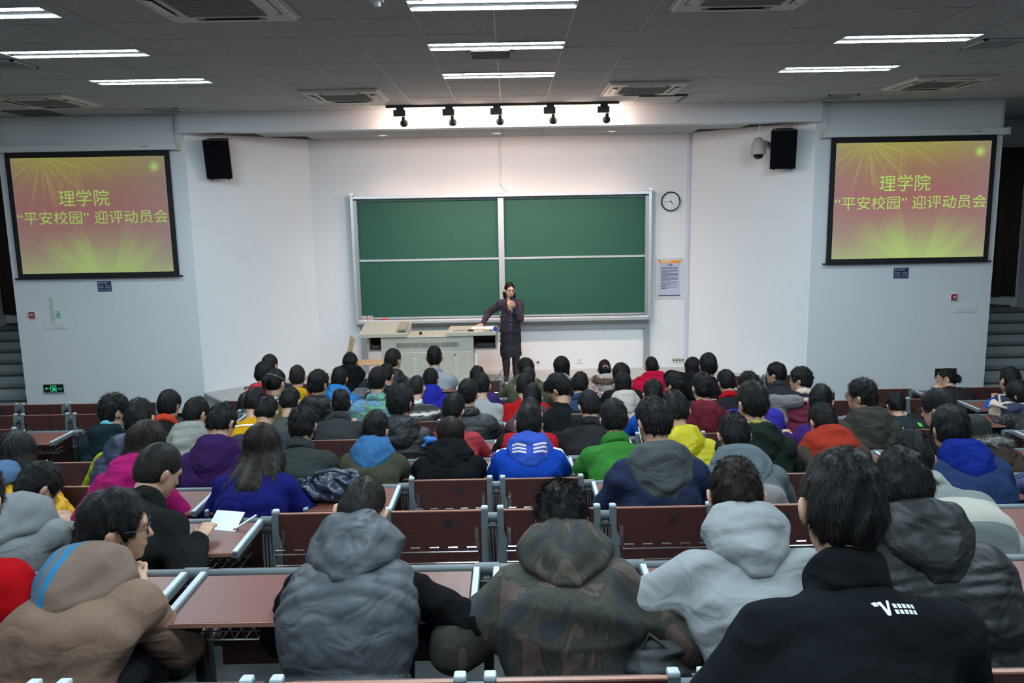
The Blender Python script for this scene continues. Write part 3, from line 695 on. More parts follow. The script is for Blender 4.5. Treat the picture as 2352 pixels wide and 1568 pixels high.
# ------------------------------------------------------------------ wall signs beside the screens
PY = 11.75; M_NAVY = mat('navy_sign', (.014, .018, .10, 1), .45)
for side, x0, x1, z0, z1 in (('left', -6.10, -5.895, 1.865, 2.02), ('right', 5.652, 5.872, 1.845, 2.0)):
    s_ = empty('notice_plate', ((x0+x1)/2, PY, (z0+z1)/2)); w, h = (x1-x0)/2, (z1-z0)/2
    box('plate', -w, w, -.006, 0, -h, h, M_NAVY, s_)
    g = MB(); i = .012
    g.box(-w+i, w-i, -.008, -.006, h-i-.003, h-i); g.box(-w+i, w-i, -.008, -.006, -h+i, -h+i+.003); g.box(-w+i, -w+i+.003, -.008, -.006, -h+i, h-i); g.box(w-i-.003, w-i, -.008, -.006, -h+i, h-i)
    g.build('border_line', M_GREYL, s_)
    lettering('title_lettering', '温馨提示', .026, M_GREYL, s_, (.0, -.0075, h*.58), bold=.0008)
    g = MB()
    for r_i, zz in enumerate((h*.12, -h*.22)):
        for half in (-1, 1):
            for k in range(4): x = half*w*.45+(k-1.5)*.018; g.box(x-.006, x+.006, -.0078, -.006, zz-.007, zz+.007)
    x = -w*.8
    while x < w*.8: g.box(x, x+.008, -.0078, -.006, -h*.58, -h*.58+.007); x += .011
    g.lathe([(.011, 0), (.011, .001)], 10, Matrix.Translation((-w+.028, -.0065, h-.028)) @ RX)
    g.build('body_lettering', M_GREYL, s_)
    tag(s_, 'small navy notice plate with white writing below the %s screen' % side, 'sign')
M_EG = mat('lit_green_symbol', (.05, .4, .2, 1), .5, emit=(.05, .9, .38, 1), estr=.75)
for side, x0, x1, z0, z1, sg in (('left', -7.055, -6.745, .350, .492, 1), ('right', 6.342, 6.674, .340, .486, -1)):
    s_ = empty('exit_sign', ((x0+x1)/2, PY, (z0+z1)/2)); w, h = (x1-x0)/2, (z1-z0)/2
    MB().box(-w, w, -.03, 0, -h, h, c=.003).build('housing', M_ALU, s_); box('face', -w+.006, w-.006, -.032, -.03, -h+.016, h-.006, mat('black_sign_face', (.01, .015, .012, 1), .3), s_)
    Y = -.0335; g = MB(); q = lambda x: sg*x
    def pol(pts): 
        n0 = len(g.v); g.add([(q(x), Y, z) for x, z in pts], [tuple(range(len(pts)))])
    pol([(-w+.03, .004), (-w+.055, .024), (-w+.06, .018), (-w+.045, .006), (-w+.09, .006), (-w+.09, .0), (-w+.045, .0), (-w+.06, -.013), (-w+.055, -.018)])
    for a in ((-.045, -.038, -.042, .048), (.035, .042, -.042, .048), (-.045, .042, .042, .048)): pol([(a[0], a[2]), (a[1], a[2]), (a[1], a[3]), (a[0], a[3])])
    pol([(-.012, .022), (-.004, .022), (-.002, .034), (-.013, .034)])
    pol([(-.022, .018), (.012, .016), (.016, -.008), (.002, -.012), (-.004, .006), (-.024, .004)])
    pol([(.004, -.006), (.016, -.006), (.022, -.024), (.034, -.026), (.034, -.034), (.016, -.034)]); pol([(-.002, -.006), (.008, -.01), (-.012, -.026), (-.014, -.042), (-.024, -.042), (-.020, -.020)])
    pol([(.012, .014), (.028, .004), (.024, -.002), (.012, .004)])
    pol([(-.006, -.034), (.002, -.034), (.002, -.042), (-.006, -.042)])
    g.build('running_symbol', M_EG, s_)
    lettering('lettering', '安全出口', .017, M_EG, s_, (sg*.095, Y, .0)); lettering('lettering', 'EXIT', .014, M_EG, s_, (sg*.095, Y, -.018))
    tag(s_, 'green lit running-man exit sign low on the %s screen wall' % side, 'exit sign')
M_RED = mat('red_alarm', (.42, .02, .03, 1), .4)
for side, x, z in (('left', -7.095, 1.54), ('right', 6.563, 1.555)):
    o = empty('fire_alarm_button', (x, PY, z)); MB().box(-.045, .055, -.025, 0, -.055, .055, c=.004).build('base', M_WHITE, o); MB().box(-.05, .035, -.04, -.02, -.045, .045, c=.006).build('cover', M_RED, o); box('glass', -.03, .018, -.042, -.04, -.015, .02, M_GREYL, o)
    tag(o, 'red fire alarm button on the %s screen wall' % side, 'alarm button')
o = empty('safety_sticker', (-6.76, PY, 1.533)); box('sheet', -.065, .065, -.004, 0, -.052, .052, mat('mint_sheet', (.45, .68, .58, 1), .6), o)
g = MB(); g.box(-.065, .065, -.005, -.004, .046, .052); g.box(-.065, .065, -.005, -.004, -.052, -.046); g.box(-.065, -.059, -.005, -.004, -.052, .052); g.box(.059, .065, -.005, -.004, -.052, .052); g.lathe([(.02, 0), (.02, .001)], 12, Matrix.Translation((.03, -.0045, 0)) @ RX); g.box(-.045, -.02, -.005, -.004, -.02, .015); g.build('green_print', mat('green_print', (.06, .40, .20, 1), .6), o)
box('white_figure', -.012, .006, -.005, -.004, -.03, .03, M_WINK, o)
tag(o, 'small green and white sticker above the switches on the left wall', 'sticker')
for side, x0, x1, z0, z1, n in (('left', -6.954, -6.615, 1.32, 1.415, 3), ('right', 6.574, 6.911, 1.325, 1.412, 4)):
    o = empty('switch_panel', ((x0+x1)/2, PY, (z0+z1)/2)); w = (x1-x0); cuts = [0, .46, .72, 1] if n == 3 else [0, .25, .5, .75, 1]
    for a, b in zip(cuts[:-1], cuts[1:]):
        s_ = MB().box(-w/2+w*a+.002, -w/2+w*b-.002, -.014, 0, -.045, .045, c=.004).build('switch_plate', M_WHITE, o)
        for t in (.33, .66): xx = -w/2+w*(a+(b-a)*t); MB().box(xx-.014, xx+.014, -.018, -.013, -.022, .022, c=.002).build('rocker', M_WHITE, s_)
    if side == 'left': box('conduit_cover', -.045, .005, -.012, 0, .05, .42, M_IVORY, o)
    tag(o, 'row of white light switches on the %s screen wall' % side, 'switch')

# ------------------------------------------------------------------ loudspeakers and dome camera
M_SPK = mat('black_speaker_grille', (.006, .0065, .008, 1), .9, bump=.2, bscale=300, spec=.05); M_SPS = mat('dark_speaker_case', (.09, .085, .09, 1), .6)
for side, px, py, rz in (('left', 504, 364, 6), ('right', 1798, 341, -14)):
    p = at_y(px, py, 11.93); s_ = empty('loudspeaker', p, math.radians(rz)); T = Matrix.Rotation(math.radians(12), 4, 'X')
    MB().prism([(-.18, -.12), (.18, -.12), (.13, .14), (-.13, .14)], -.275, .275, 'Z', T).build('cabinet', M_SPS, s_)
    MB().box(-.178, .178, -.135, -.121, -.272, .272, T, c=.004).build('grille', M_SPK, s_)
    for x in (-.12, .12): MB().lathe([(.02, -.29), (.02, -.275)], 10, T @ Matrix.Translation((x, -.08, 0))).build('foot', M_BLACK, s_)
    top = RCEIL-p[2]
    for x, y in ((-.12, -.05), (.12, -.05), (.03, .06)):
        MB().tube([T @ Vector((x, y, .275)), (x+.014, y, top-.10), (x, y, top-.06), (x-.014, y, top-.10), T @ Vector((x, y, .275))], .004, 5).tube([(x, y, top-.06), (x, y, top)], .004, 5).build('hanging_hook', M_ALU2, s_)
    tag(s_, 'black hanging loudspeaker on the %s of the chalkboard recess' % side, 'speaker')
p = at_y(1742, 342, 11.95); dc = empty('dome_camera', p); M_CAMI = mat('beige_camera_shell', (.42, .41, .36, 1), .4)
MB().lathe([(.005, .17), (.05, .155), (.085, .10), (.105, .03), (.11, -.04), (.112, -.075), (.105, -.08), (.07, -.082)], 24).build('shell', M_CAMI, dc, smooth=True)
MB().lathe([(.075, -.08), (.068, -.115), (.045, -.14), (.0, -.15)], 20, cap=False).build('lens_dome', mat('smoked_dome', (.01, .012, .02, 1), .08), dc, smooth=True)
MB().tube([(.05, .02, .10), (.16, .10, .08), (.24, .22, .05)], [.035, .04, .06], 12).build('bracket_arm', M_CAMI, dc, smooth=True)
MB().tube([(-.0, 0, .165), (.01, .0, RCEIL-p[2])], .007).tube([(.02, .02, .16), (.03, .02, RCEIL-p[2])], .005).build('cable', M_WHITE, dc)
tag(dc, 'beige dome surveillance camera beside the right loudspeaker', 'camera')

# ------------------------------------------------------------------ lectern
M_POD = mat('beige_lectern_paint', (.47, .46, .39, 1), .45); M_PODD = mat('lectern_shade_grey', (.30, .29, .25, 1), .5)
pd = empty('multimedia_lectern', (-1.27, 11.80, PLAT)); H = .79
MB().box(-.70, .69, 0, .60, 0, H-.02, c=.008).build('cabinet', M_POD, pd)
MB().box(-.70, .69, -.01, .62, H-.02, H, c=.006).build('top', M_POD, pd)
gr = MB()
for i in range(40): gr.box(-.46+.0235*i, -.448+.0235*i, -.006, .002, H-.165, H-.095)
gr.build('vent_slot', mat('vent_shadow', (.16, .155, .13, 1), .7), pd)
dr = MB().box(-.66, .66, -.012, 0, .03, H-.24, c=.004).build('front_door', M_POD, pd)
lv = MB()
for x in (-.20, .42):
    for i in range(12): lv.prism([(-.022, .08+.033*i), (-.012, .08+.033*i), (-.012, .10+.033*i)], x-.03, x+.03, 'X')
lv.build('louvre', M_POD, dr); MB().lathe([(.01, 0), (.01, .012)], 10, Matrix.Translation((.41, -.012, H-.28)) @ RX).build('lock', M_BLACK, dr)
lw = MB().prism([(-.04, H), (-.04, H+.05), (.10, H+.065), (.60, H+.16), (.60, H)], -1.02, -.30, 'X').build('left_wing', M_POD, pd)
MB().box(-.45, -.31, .18, .52, H+.06, H+.105, Matrix.Rotation(math.radians(10), 4, 'X'), c=.01).build('control_panel', M_PODD, lw); box('display', -.42, -.36, .30, .36, H+.155, H+.16, mat('small_display', (.4, .55, .6, 1), .3), lw)
MB().box(.30, 1.04, -.04, .60, H+.0, H+.065, c=.008).build('right_wing', M_POD, pd)
for x0, x1 in ((-.90, -.70), (.69, 1.04)):
    m = MB(); m.box(x0, x1, .05, .55, .56, .58); m.box(x0, x1, .53, .55, .58, H-.0); m.box(x0 if x0 < 0 else x1-.02, x0+.02 if x0 < 0 else x1, .05, .55, .58, H)
    cbn = m.build('side_shelf', M_PODD, pd); MB().box(x0+.03, x1-.03, .10, .5, .585, .65, c=.01).build('stored_device', M_BLACKM, cbn)
MB().lathe([(.025, 0), (.02, .03), (.022, .04)], 12, Matrix.Translation((-.12, .2, H))).build('knob', M_BLACK, pd)
MB().tube([(.72, .02, 0), (.72, .02, .52)], .02, 8).build('cable_post', M_WHITE, pd)
tag(pd, 'beige metal multimedia lectern with side wings on the platform', 'lectern')
WT = PLAT+H+.065
bk = empty('open_folder', (-.42, 11.98, WT), math.radians(-3)); MB().box(-.21, .21, -.10, .12, 0, .012, c=.003).build('cover', mat('tan_card', (.50, .33, .17, 1), .7), bk)
for x0, x1 in ((-.19, -.005), (.005, .19)): MB().box(x0, x1, -.09, .11, .012, .03, c=.003).build('page_block', mat('white_paper', (.8, .8, .82, 1), .8), bk)
tag(bk, 'open folder of white papers on the lectern under the hand', 'folder')
o = empty('cable_reel', (-.245, 11.80, WT)); MB().lathe([(.035, 0), (.035, .008), (.018, .008), (.018, .03), (.035, .03), (.035, .038)], 16, Matrix.Translation((0, 0, .035)) @ RX).build('spool', mat('blue_plastic', (.03, .07, .35, 1), .4), o); tag(o, 'small blue spool standing on the lectern wing', 'spool')
o = empty('table_microphone', (-.62, 11.80, WT)); MB().tube([(0, 0, .012), (-.06, 0, .02), (-.16, 0, .018), (-.26, .02, .006)], .004, 5).build('gooseneck', M_BLACKM, o); MB().box(-.04, .05, -.02, .02, 0, .025, c=.006).build('base', M_BLACK, o); tag(o, 'thin black gooseneck microphone lying on the lectern wing', 'microphone')
o = MB().tube([(-.42, 11.79, WT+.006), (-.36, 11.76, WT+.006), (-.30, 11.78, WT+.008)], .005, 5).box(-.33, -.29, 11.77, 11.80, WT, WT+.015).build('cable_plug', M_BLACKM); tag(o, 'black cable with plug in front of the open folder', 'cable')

# ------------------------------------------------------------------ bentwood chair behind the lectern
p = at_y(850, 838, 11.55); M_PLY = mat('plywood', (.56, .36, .19, 1), .45, bump=.04, bscale=40, stretch=(1, 8, 1), var=.12, vscale=5)
ch = empty('plywood_chair', (p[0], 11.55, PLAT), math.radians(-72))
f = Field((-.3, -.35, .3), (.3, .35, 1.0), .012)
f.put(slab((0, 0, .44), np.eye(3), (.21, .21, .012), .01), .01)
V_, F_ = f.mesh(); V_[:, 2] += -.03*np.clip(V_[:, 1]/.2, 0, 1)**2 + .02*(V_[:, 0]/.2)**2
link('seat', np_mesh('seat', V_, F_, M_PLY), ch)
R = np.array(Matrix.Rotation(math.radians(-14), 3, 'X')); f = Field((-.3, -.5, .4), (.3, .1, 1.0), .010)
f.put(slab((0, -.27, .70), R, (.19, .012, .17), .009), .01); f.put(rc((0, -.4, .80), (0, -.1, .70), .035, .035), .004, cut=True)
V_, F_ = f.mesh(); link('backrest', np_mesh('backrest', V_, F_, M_PLY), ch)
for sx in (-1, 1):
    MB().tube([(sx*.19, .17, 0), (sx*.17, .14, .42)], .011, 8).build('leg', M_CHROME, ch); MB().tube([(sx*.19, -.20, 0), (sx*.17, -.17, .42), (sx*.16, -.27, .64)], .011, 8).build('leg', M_CHROME, ch)
tag(ch, 'light plywood chair left of the lectern', 'chair')
# ------------------------------------------------------------------ people: builder
M_SKIN = mat('skin', (.46, .26, .17, 1), .5, bump=.03, bscale=120, var=.08, vscale=14)
def hair_mat(name, c):
    return mat(name, c, .5, bump=.35, bscale=60, stretch=(1, 1, .18), var=.5, vscale=30, spec=.14)
M_HAIR = hair_mat('black_hair', (.0075, .007, .0072, 1)); M_HAIRB = hair_mat('dark_brown_hair', (.011, .0065, .005, 1)); M_HAIRS = hair_mat('short_black_hair', (.014, .012, .011, 1))
M_TROU = mat('dark_trousers', (.02, .022, .03, 1), .85); M_JEANS = mat('blue_jeans', (.03, .055, .10, 1), .85)
M_SHOE = mat('dark_shoe', (.02, .02, .022, 1), .6)
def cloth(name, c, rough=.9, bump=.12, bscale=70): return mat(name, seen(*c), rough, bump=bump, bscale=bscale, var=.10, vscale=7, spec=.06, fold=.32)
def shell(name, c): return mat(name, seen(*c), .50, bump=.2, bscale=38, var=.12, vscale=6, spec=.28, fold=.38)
HIPZ = .50
def rotz(a): c, s = math.cos(a), math.sin(a); return np.array([[c, -s, 0], [s, c, 0], [0, 0, 1]])
def rotx(a): c, s = math.cos(a), math.sin(a); return np.array([[1, 0, 0], [0, c, -s], [0, s, c]])
def roty(a): c, s = math.cos(a), math.sin(a); return np.array([[c, 0, s], [0, 1, 0], [-s, 0, c]])
def joints(L, s, bx=0.0):
    hip = np.array([0, 0, HIPZ]); a1, a2 = .7*L, 1.25*L
    mid = hip + .235*s*np.array([-bx*.45, math.sin(a1), math.cos(a1)]); c7 = mid + .208*s*np.array([-bx*.9, math.sin(a2), math.cos(a2)])
    an = .22+.55*L
    hc = c7 + .196*s*np.array([-bx*.3, math.sin(an), math.cos(an)]) + np.array([0, .012, 0])
    return dict(hip=hip, mid=mid, c7=c7, hc=hc, up=np.array([0, math.sin(a2), math.cos(a2)]), back=np.array([0, -math.cos(a2), math.sin(a2)]), L=L, s=s)
def solve(row, px, py, yaw, bx, dy=0.0, L=None, s=None):
    hy = ROW[row][0]-.59+dy; fz = BACK[row][1]-LOWR.get(row, LOW); best = None
    for sc in ([s] if s else [1, 1.03, .97, 1.06, .94, 1.09, .91, 1.12, .88]):
        for l in ([L] if L is not None else np.linspace(.16, .90, 75)):
            J = joints(l, sc, bx); h = rotz(yaw) @ J['hc']; yw = hy+h[1]
            X = at_y(px, py, yw)[0]; e = abs(project((X, yw, fz+h[2]))[1]-py) + abs(sc-1)*30
            if best is None or e < best[0]: best = (e, l, sc, X-h[0], hy, fz, J)
        if best[0]-abs(best[2]-1)*30 < 1.5: break
    return best
def ik(S, T, l1, l2, pole):
    d = T-S; n = np.linalg.norm(d)
    if n > (l1+l2)*.985: T = S+d/n*(l1+l2)*.985; d = T-S; n = np.linalg.norm(d)
    u = d/n; a = (l1*l1-l2*l2+n*n)/(2*n); h = math.sqrt(max(l1*l1-a*a, 1e-5)); p = pole-u*(pole @ u); p = p/(np.linalg.norm(p)+1e-9)
    return S+u*a+p*h, T
def vnormals(V, F):
    a = V[F[:, 2]]-V[F[:, 0]]; b = V[F[:, 3]]-V[F[:, 1]]; n = np.cross(a, b); N = np.zeros_like(V)
    for i in range(4): np.add.at(N, F[:, i], n)
    return N/(np.linalg.norm(N, axis=1, keepdims=True)+1e-12)
def strands(V, F, crown, n, ln, lift, seed, down=0.0, wid=.0022):
    rs = np.random.RandomState(seed); N = vnormals(V, F); i = rs.randint(0, len(V), n); p = V[i]; nn = N[i]
    d = p-crown; d[:, 2] -= down*np.linalg.norm(d, axis=1); d += rs.normal(size=d.shape)*.02; d -= nn*(d*nn).sum(1, keepdims=True); d /= np.linalg.norm(d, axis=1, keepdims=True)+1e-9
    l = ln*rs.uniform(.5, 1.3, (n, 1)); w = np.cross(nn, d)*wid
    t = p+d*l+nn*l*lift*rs.uniform(.3, 1.2, (n, 1)); b = p-nn*.004
    W = np.concatenate([b-w, b+w, t]).astype(np.float32); T = np.stack([np.arange(n), np.arange(n)+n, np.arange(n)+2*n], 1).astype(np.int32)
    return W, T
def field_for(pts, pad, v):
    P = np.array(pts); return Field(P.min(0)-pad, P.max(0)+pad, v)
def torso_prims(J, th, s, wide, baf=0):
    k = wide; up = J['up']; low = J['hip']+np.array([0, .0, -.06])
    return [rc(low, J['mid'], .112*s+th, .108*s+th, (1.36*k, 1, 1), baf and baf*3, .016), rc(J['mid'], J['c7']-up*.10, .108*s+th, .098*s+th, (1.5*k, 1, 1), baf and baf*3, .016)]
def head_prims(f, hc, R, s, k=.012, ears=True):
    P = lambda x, y, z: hc + R @ (np.array([x, y, z])*s)
    f.put(ell(P(0, -.006, .02), np.array([.074, .093, .098])*s, R), .02)
    f.put(ell(P(0, .028, -.045), np.array([.061, .066, .076])*s, R), .03)
    f.put(ell(P(0, .066, -.100), np.array([.026, .022, .020])*s, R), .025)
    f.put(rc(P(0, .090, .004), P(0, .106, -.034), .008*s, .013*s), k); f.put(rc(P(-.03, .080, .022), P(.03, .080, .022), .013*s, .013*s), .02)
    f.put(ell(P(0, .088, -.066), np.array([.023, .011, .009])*s, R), .012)
    if ears:
        for sx in (-1, 1): f.put(ell(P(sx*.086, -.014, -.014), np.array([.011, .022, .034])*s, R @ roty(sx*.18) @ rotz(sx*.55)), .007)
def hair_field(f, hc, R, s, style, hv, J=None):
    P = lambda x, y, z: hc + R @ (np.array([x, y, z])*s)
    f.put(ell(P(0, -.014, .030), np.array([(.086 if style in ('bob', 'long') else .081)+hv, .106+hv, .104+hv])*s, R), .02)
    if style in ('short', 'buzz', 'pony', 'bun', 'messy'): f.put(ell(P(0, -.045, -.02), np.array([.076+hv*.6, .068+hv*.5, .075])*s, R), .03)
    if style == 'bob': f.put(rc(P(0, -.028, .02), P(0, -.030, -.095), (.090+hv)*s, (.082+hv)*s, (1.06, 1, 1)), .04)
    if style == 'long':
        e = J['c7']+J['back']*.095-J['up']*.15; f.put(rc(P(0, -.030, .02), P(0, -.045, -.10), (.094+hv)*s, .090*s, (1.12, 1, 1)), .04)
        f.put(rc(P(0, -.045, -.10), e, .085*s, .055*s, (1.45, 1, 1)), .05)
        for sx in (-1, 1): f.put(rc(P(sx*.07, -.03, -.05), e+np.array([sx*.12, .05, .02]), .04, .02), .03)
    cutk = .012
    f.put(ell(P(0, .098, -.045), np.array([.070, .068, .105])*s, R), cutk, cut=True)
    if style in ('short', 'buzz', 'messy', 'pony', 'bun'):
        f.put(slab(P(0, .02, -.068-.10), R @ rotx(.22), (.3, .3, .10), .005), .02, cut=True)
        for sx in (-1, 1): f.put(ell(P(sx*.098, .008, -.028), np.array([.032, .044, .050])*s, R), cutk, cut=True)
    elif style == 'bob': f.put(slab(P(0, 0, -.15-.10), R, (.3, .3, .10), .005), .02, cut=True)
    if style == 'pony': f.put(rc(P(0, -.10, .035), P(0, -.155, .0), .020*s, .030*s), .02).put(rc(P(0, -.155, .0), P(0, -.150, -.16), .030*s, .014*s), .03)
    if style == 'bun': f.put(ell(P(0, -.125, .0), np.array([.055, .042, .05])*s, R), .02)
_n = [0]
def glasses_mesh(hc, R, s, m):
    g = MB(); P = lambda x, y, z: Vector(hc + R @ (np.array([x, y, z])*s))
    for sx in (-1, 1):
        g.tube([P(sx*.032+.024*math.cos(a), .104-.006*abs(math.cos(a)), .0+.018*math.sin(a)) for a in np.linspace(0, 2*math.pi, 14)[:-1]], .0022*s, 5, closed=True)
        g.tube([P(sx*.056, .098, .006), P(sx*.079, .06, .008), P(sx*.083, -.012, .006)], .0022*s, 5)
    g.tube([P(-.009, .106, .004), P(.009, .106, .004)], .002*s, 5)
    return g.mesh('glasses', m)
def person(sp):
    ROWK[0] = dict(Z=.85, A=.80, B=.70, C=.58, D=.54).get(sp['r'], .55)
    _n[0] += 1; seed = _n[0]*17+3; row = sp['r']; px, py = sp['p']; yaw = math.radians(sp.get('yaw', 0)); bx = sp.get('bx', 0)
    e, L, s, X, hy, fz, J = solve(row, px, py, yaw, bx, sp.get('dy', 0), sp.get('L'), sp.get('s'))
    sp['X'] = X; v = {'Z': .0075, 'A': .0085, 'B': .0095, 'C': .0105, 'D': .0115, 'E': .012, 'F': .0125, 'G': .0125, 'H': .0125, 'I': .0125}[row]; v = sp.get('v', v); jr = random.Random(seed)
    near = row in 'ZAB'; root = empty('person', (X, hy, fz), yaw); tag(root, sp['label'], 'person')
    if e > 4: print('PERSON', sp['d'], row, 'err %.1f L %.2f s %.2f' % (e, L, s))
    st = sp.get('st', 'plain'); th = {'puff': .034, 'vest': .030, 'coat': .026, 'hood': .020, 'collar': .018, 'plain': .014}.get(st, .018)+sp.get('th', 0)
    wide = sp.get('w', 1.0); up, back = J['up'], J['back']; c7, hc = J['c7'], J['hc']
    yawI = rotz(-yaw); deskz = ROW[row][1]+.775-fz
    R = rotz(math.radians(sp.get('hy', 0))) @ roty(math.radians(sp.get('ht', jr.uniform(-5, 5)))) @ rotx(-math.radians(sp.get('hp', 14)))
    # --- arms
    arms = []
    for i, sx in enumerate((-1, 1)):
        S = c7-up*.072*s+np.array([sx*.160*s*wide, 0, 0]); T = sp.get('hand', {}).get(sx)
        T = np.array(T, float) if T is not None else yawI @ np.array([sx*.13, .40, 0]) + np.array([0, 0, deskz+.03])
        E, W = ik(S, T, .275*s, .245*s, np.array(sp.get('pole', {}).get(sx, (sx*.75, -.25, -.8)), float)); arms.append((S, E, W, sx))
    # --- body
    f = field_for([J['hip'], hc, arms[0][2], arms[1][2], (0, .5, .05), (.2, 0, .3), (-.2, -.1, .3)], .16, v)
    for p_ in torso_prims(J, -.012, s, .95*wide): f.put(p_, .05)
    f.put(rc(c7-up*.05, hc+R @ np.array([0, -.022, -.055])*s, .060*s, .056*s), .03); head_prims(f, hc, R, s)
    f.put(rc(arms[0][0], arms[1][0], .052*s, .052*s), .05)
    for S, E, W, sx in arms:
        f.put(rc(S, E, .048*s, .040*s), .03); f.put(rc(E, W, .038*s, .027*s), .02); d = (W-E)/np.linalg.norm(W-E)
        fw = d*.6+np.array([0, .6, -.05]); fw /= np.linalg.norm(fw); sd = np.cross(fw, np.array([0, 0, 1.])); sd /= np.linalg.norm(sd)
        f.put(ell(W+fw*.045, (.036, .020, .050), np.stack([sd, np.cross(fw, sd), fw], 1)), .02)
        for q in range(4):
            b0 = W+fw*.082+sd*(q-1.5)*.019; l = (.058, .066, .062, .048)[q if sx > 0 else 3-q]; k1 = b0+fw*l*.55+np.array([0, 0, .004]); f.put(rc(b0, k1, .0088, .0085), .006); f.put(rc(k1, k1+fw*l*.4-np.array([0, 0, .014]), .0085, .0075), .005)
        b0 = W+fw*.035-sd*sx*.03; f.put(rc(b0, b0+fw*.05-sd*sx*.025, .011, .009), .01)
    if row in 'ZABCD':
        for sx in (-1, 1):
            f.put(rc((sx*.09, 0, HIPZ), (sx*.11, .40, HIPZ), .07, .05), .04); f.put(rc((sx*.11, .40, HIPZ), (sx*.11, .36, .09), .05, .036), .03); f.put(rc((sx*.11, .34, .05), (sx*.12, .48, .035), .04, .032), .03)
    V, F = f.mesh(); link('body', np_mesh('body', V, F, M_SKIN), root)
    # --- trousers and shoes
    f = Field((-.30, -.22, .0), (.30, .66, HIPZ+.15), .022)
    for sx in (-1, 1):
        f.put(rc((sx*.085, 0, HIPZ-.01), (sx*.11, .40, HIPZ), .092, .070), .04); f.put(rc((sx*.11, .40, HIPZ), (sx*.11, .36, .10), .068, .055), .03)
    f.put(rc((0, -.03, HIPZ), (0, .05, HIPZ), .12, .10, (1.3, 1, 1)), .04); V, F = f.mesh(); link('trousers', np_mesh('trousers', V, F, M_JEANS if seed % 3 == 0 else M_TROU), root)
    for sx in (-1, 1): MB().box(sx*.115-.05, sx*.115+.05, .27, .54, .0, .085, c=.03).build('shoe', M_SHOE, root)
    # --- upper garment
    col = sp.get('m') or (shell if st in ('puff', 'vest') else cloth)(sp['d'].replace(' ', '_'), sp['c'])
    baf = st in ('puff', 'vest') and sp.get('baf', 1)
    f = field_for([J['hip']-np.array([0, 0, .05]), c7+up*.08] + ([] if st == 'vest' else [a[j] for a in arms for j in (0, 1, 2)]) + [np.array([.2, -.1, .5]), np.array([-.2, .1, .5])], .17+th, v)
    for p_ in torso_prims(J, th, s, wide, baf): f.put(p_, .05)
    kk = .80 if st == 'vest' else 1.0; sm = (arms[0][0]+arms[1][0])/2; f.put(rc(sm+(arms[0][0]-sm)*kk-up*.01, sm+(arms[1][0]-sm)*kk-up*.01, .058*s+th*.8, .058*s+th*.8), .06)
    f.put(rc(c7-up*.05, c7+up*.034, .085*s+th*.5, .064*s+th*.3, (1.12, 1, 1)), .05)
    def sleeves(f, th):
        for S, E, W, sx in arms: f.put(rc(S, E, .058*s+th, .050*s+th, baf=baf and baf*4), .035); f.put(rc(E, E+(W-E)*.94, .050*s+th, .034*s+th, baf=baf and baf*4), .025)
    if st != 'vest': sleeves(f, th)
    if row not in 'HI' : f.noise(sp.get('fold', .005 if st != 'puff' else .003)*.8, .19, seed)
    V, F = f.mesh(); mk = sp.get('mask')
    link('jacket' if st in ('puff', 'coat', 'collar') else ('vest' if st == 'vest' else 'top'), np_mesh('garment', V, F, col, (lambda Q, J=J: mk(Q, J)) if mk else None), root)
    if st == 'vest' or sp.get('c2'):
        c2 = cloth('sleeve_'+sp['d'].replace(' ', '_'), sp.get('c2', (20, 22, 26)))
        for a in arms:
            S, E, W, sx = a; f = field_for([S, E, W], .10, v); t2 = .012 if st == 'vest' else th+.014
            f.put(rc(S+np.array([sx*.012, 0, 0]), E, .056*s+t2, .050*s+t2), .03); f.put(rc(E, E+(W-E)*.94, .050*s+t2, .034*s+t2), .02); f.noise(.005, .12, seed+5)
            V, F = f.mesh(); link('sleeve', np_mesh('sleeve', V, F, c2), root)
    # --- hood, collar, scarf
    hd = sp.get('hood')
    if hd:
        hcx = 1.0 if hd is True else hd.get('k', 1.0); hm = col if (hd is True or 'c' not in hd) else (hd['m'] if 'm' in hd else cloth('hood_'+sp['d'].replace(' ', '_'), hd['c']))
        if isinstance(hd, dict) and hd.get('m'): hm = hd['m']
        lift = 0 if hd is True else hd.get('lift', 0); off = .035+th
        f = field_for([c7, c7+back*.12, c7-up*.2, c7+up*.1], .22, v); q = hcx
        pl_ = [(-.10*q, .075), (-.155*q, .0), (-.125*q, -.10*q), (-.035*q, -.195*q), (.035*q, -.195*q), (.125*q, -.10*q), (.155*q, .0), (.10*q, .075)]
        f.put(shield(c7+up*lift, up, back, pl_, .088+th*.8, .036+.006*q, 2.2), .03)
        f.put(shield(c7+up*(lift-.02), up, back, [(a*.62, b*.66) for a, b in pl_], .120+th*.8, .030, 2.2), .05)
        f.put(torus(c7+up*(.030+lift)+back*.006, up-back*.40, .090*q, .025, (1.0, 1.25)), .035)
        f.noise(.006, .13, seed+9); V, F = f.mesh(); mk2 = isinstance(hd, dict) and hd.get('mask')
        link('hood', np_mesh('hood', V, F, hm, (lambda Q, J=J: mk2(Q, J)) if mk2 else None), root)
        if isinstance(hd, dict) and hd.get('fur'):
            f = field_for([c7], .30, .012); f.put(torus(c7+up*.02+back*.075, up*.75+back*.55, .125, .034), .02); f.noise(.008, .05, seed); V, F = f.mesh()
            link('fur_trim', np_mesh('fur_trim', V, F, hd['fur'], extra=strands(V, F, c7+up*.3, 1500, .03, .9, seed, wid=.003)), root)
        if isinstance(hd, dict) and hd.get('lining'):
            f = field_for([c7], .24, v); f.put(torus(c7+up*(.052+lift)+back*.008, up-back*.42, .080*hcx, .020, (1, 1.3)), .03); f.noise(.008, .09, seed+2); V, F = f.mesh(); link('hood_lining', np_mesh('hood_lining', V, F, hd['lining']), root)
    cl = sp.get('col')
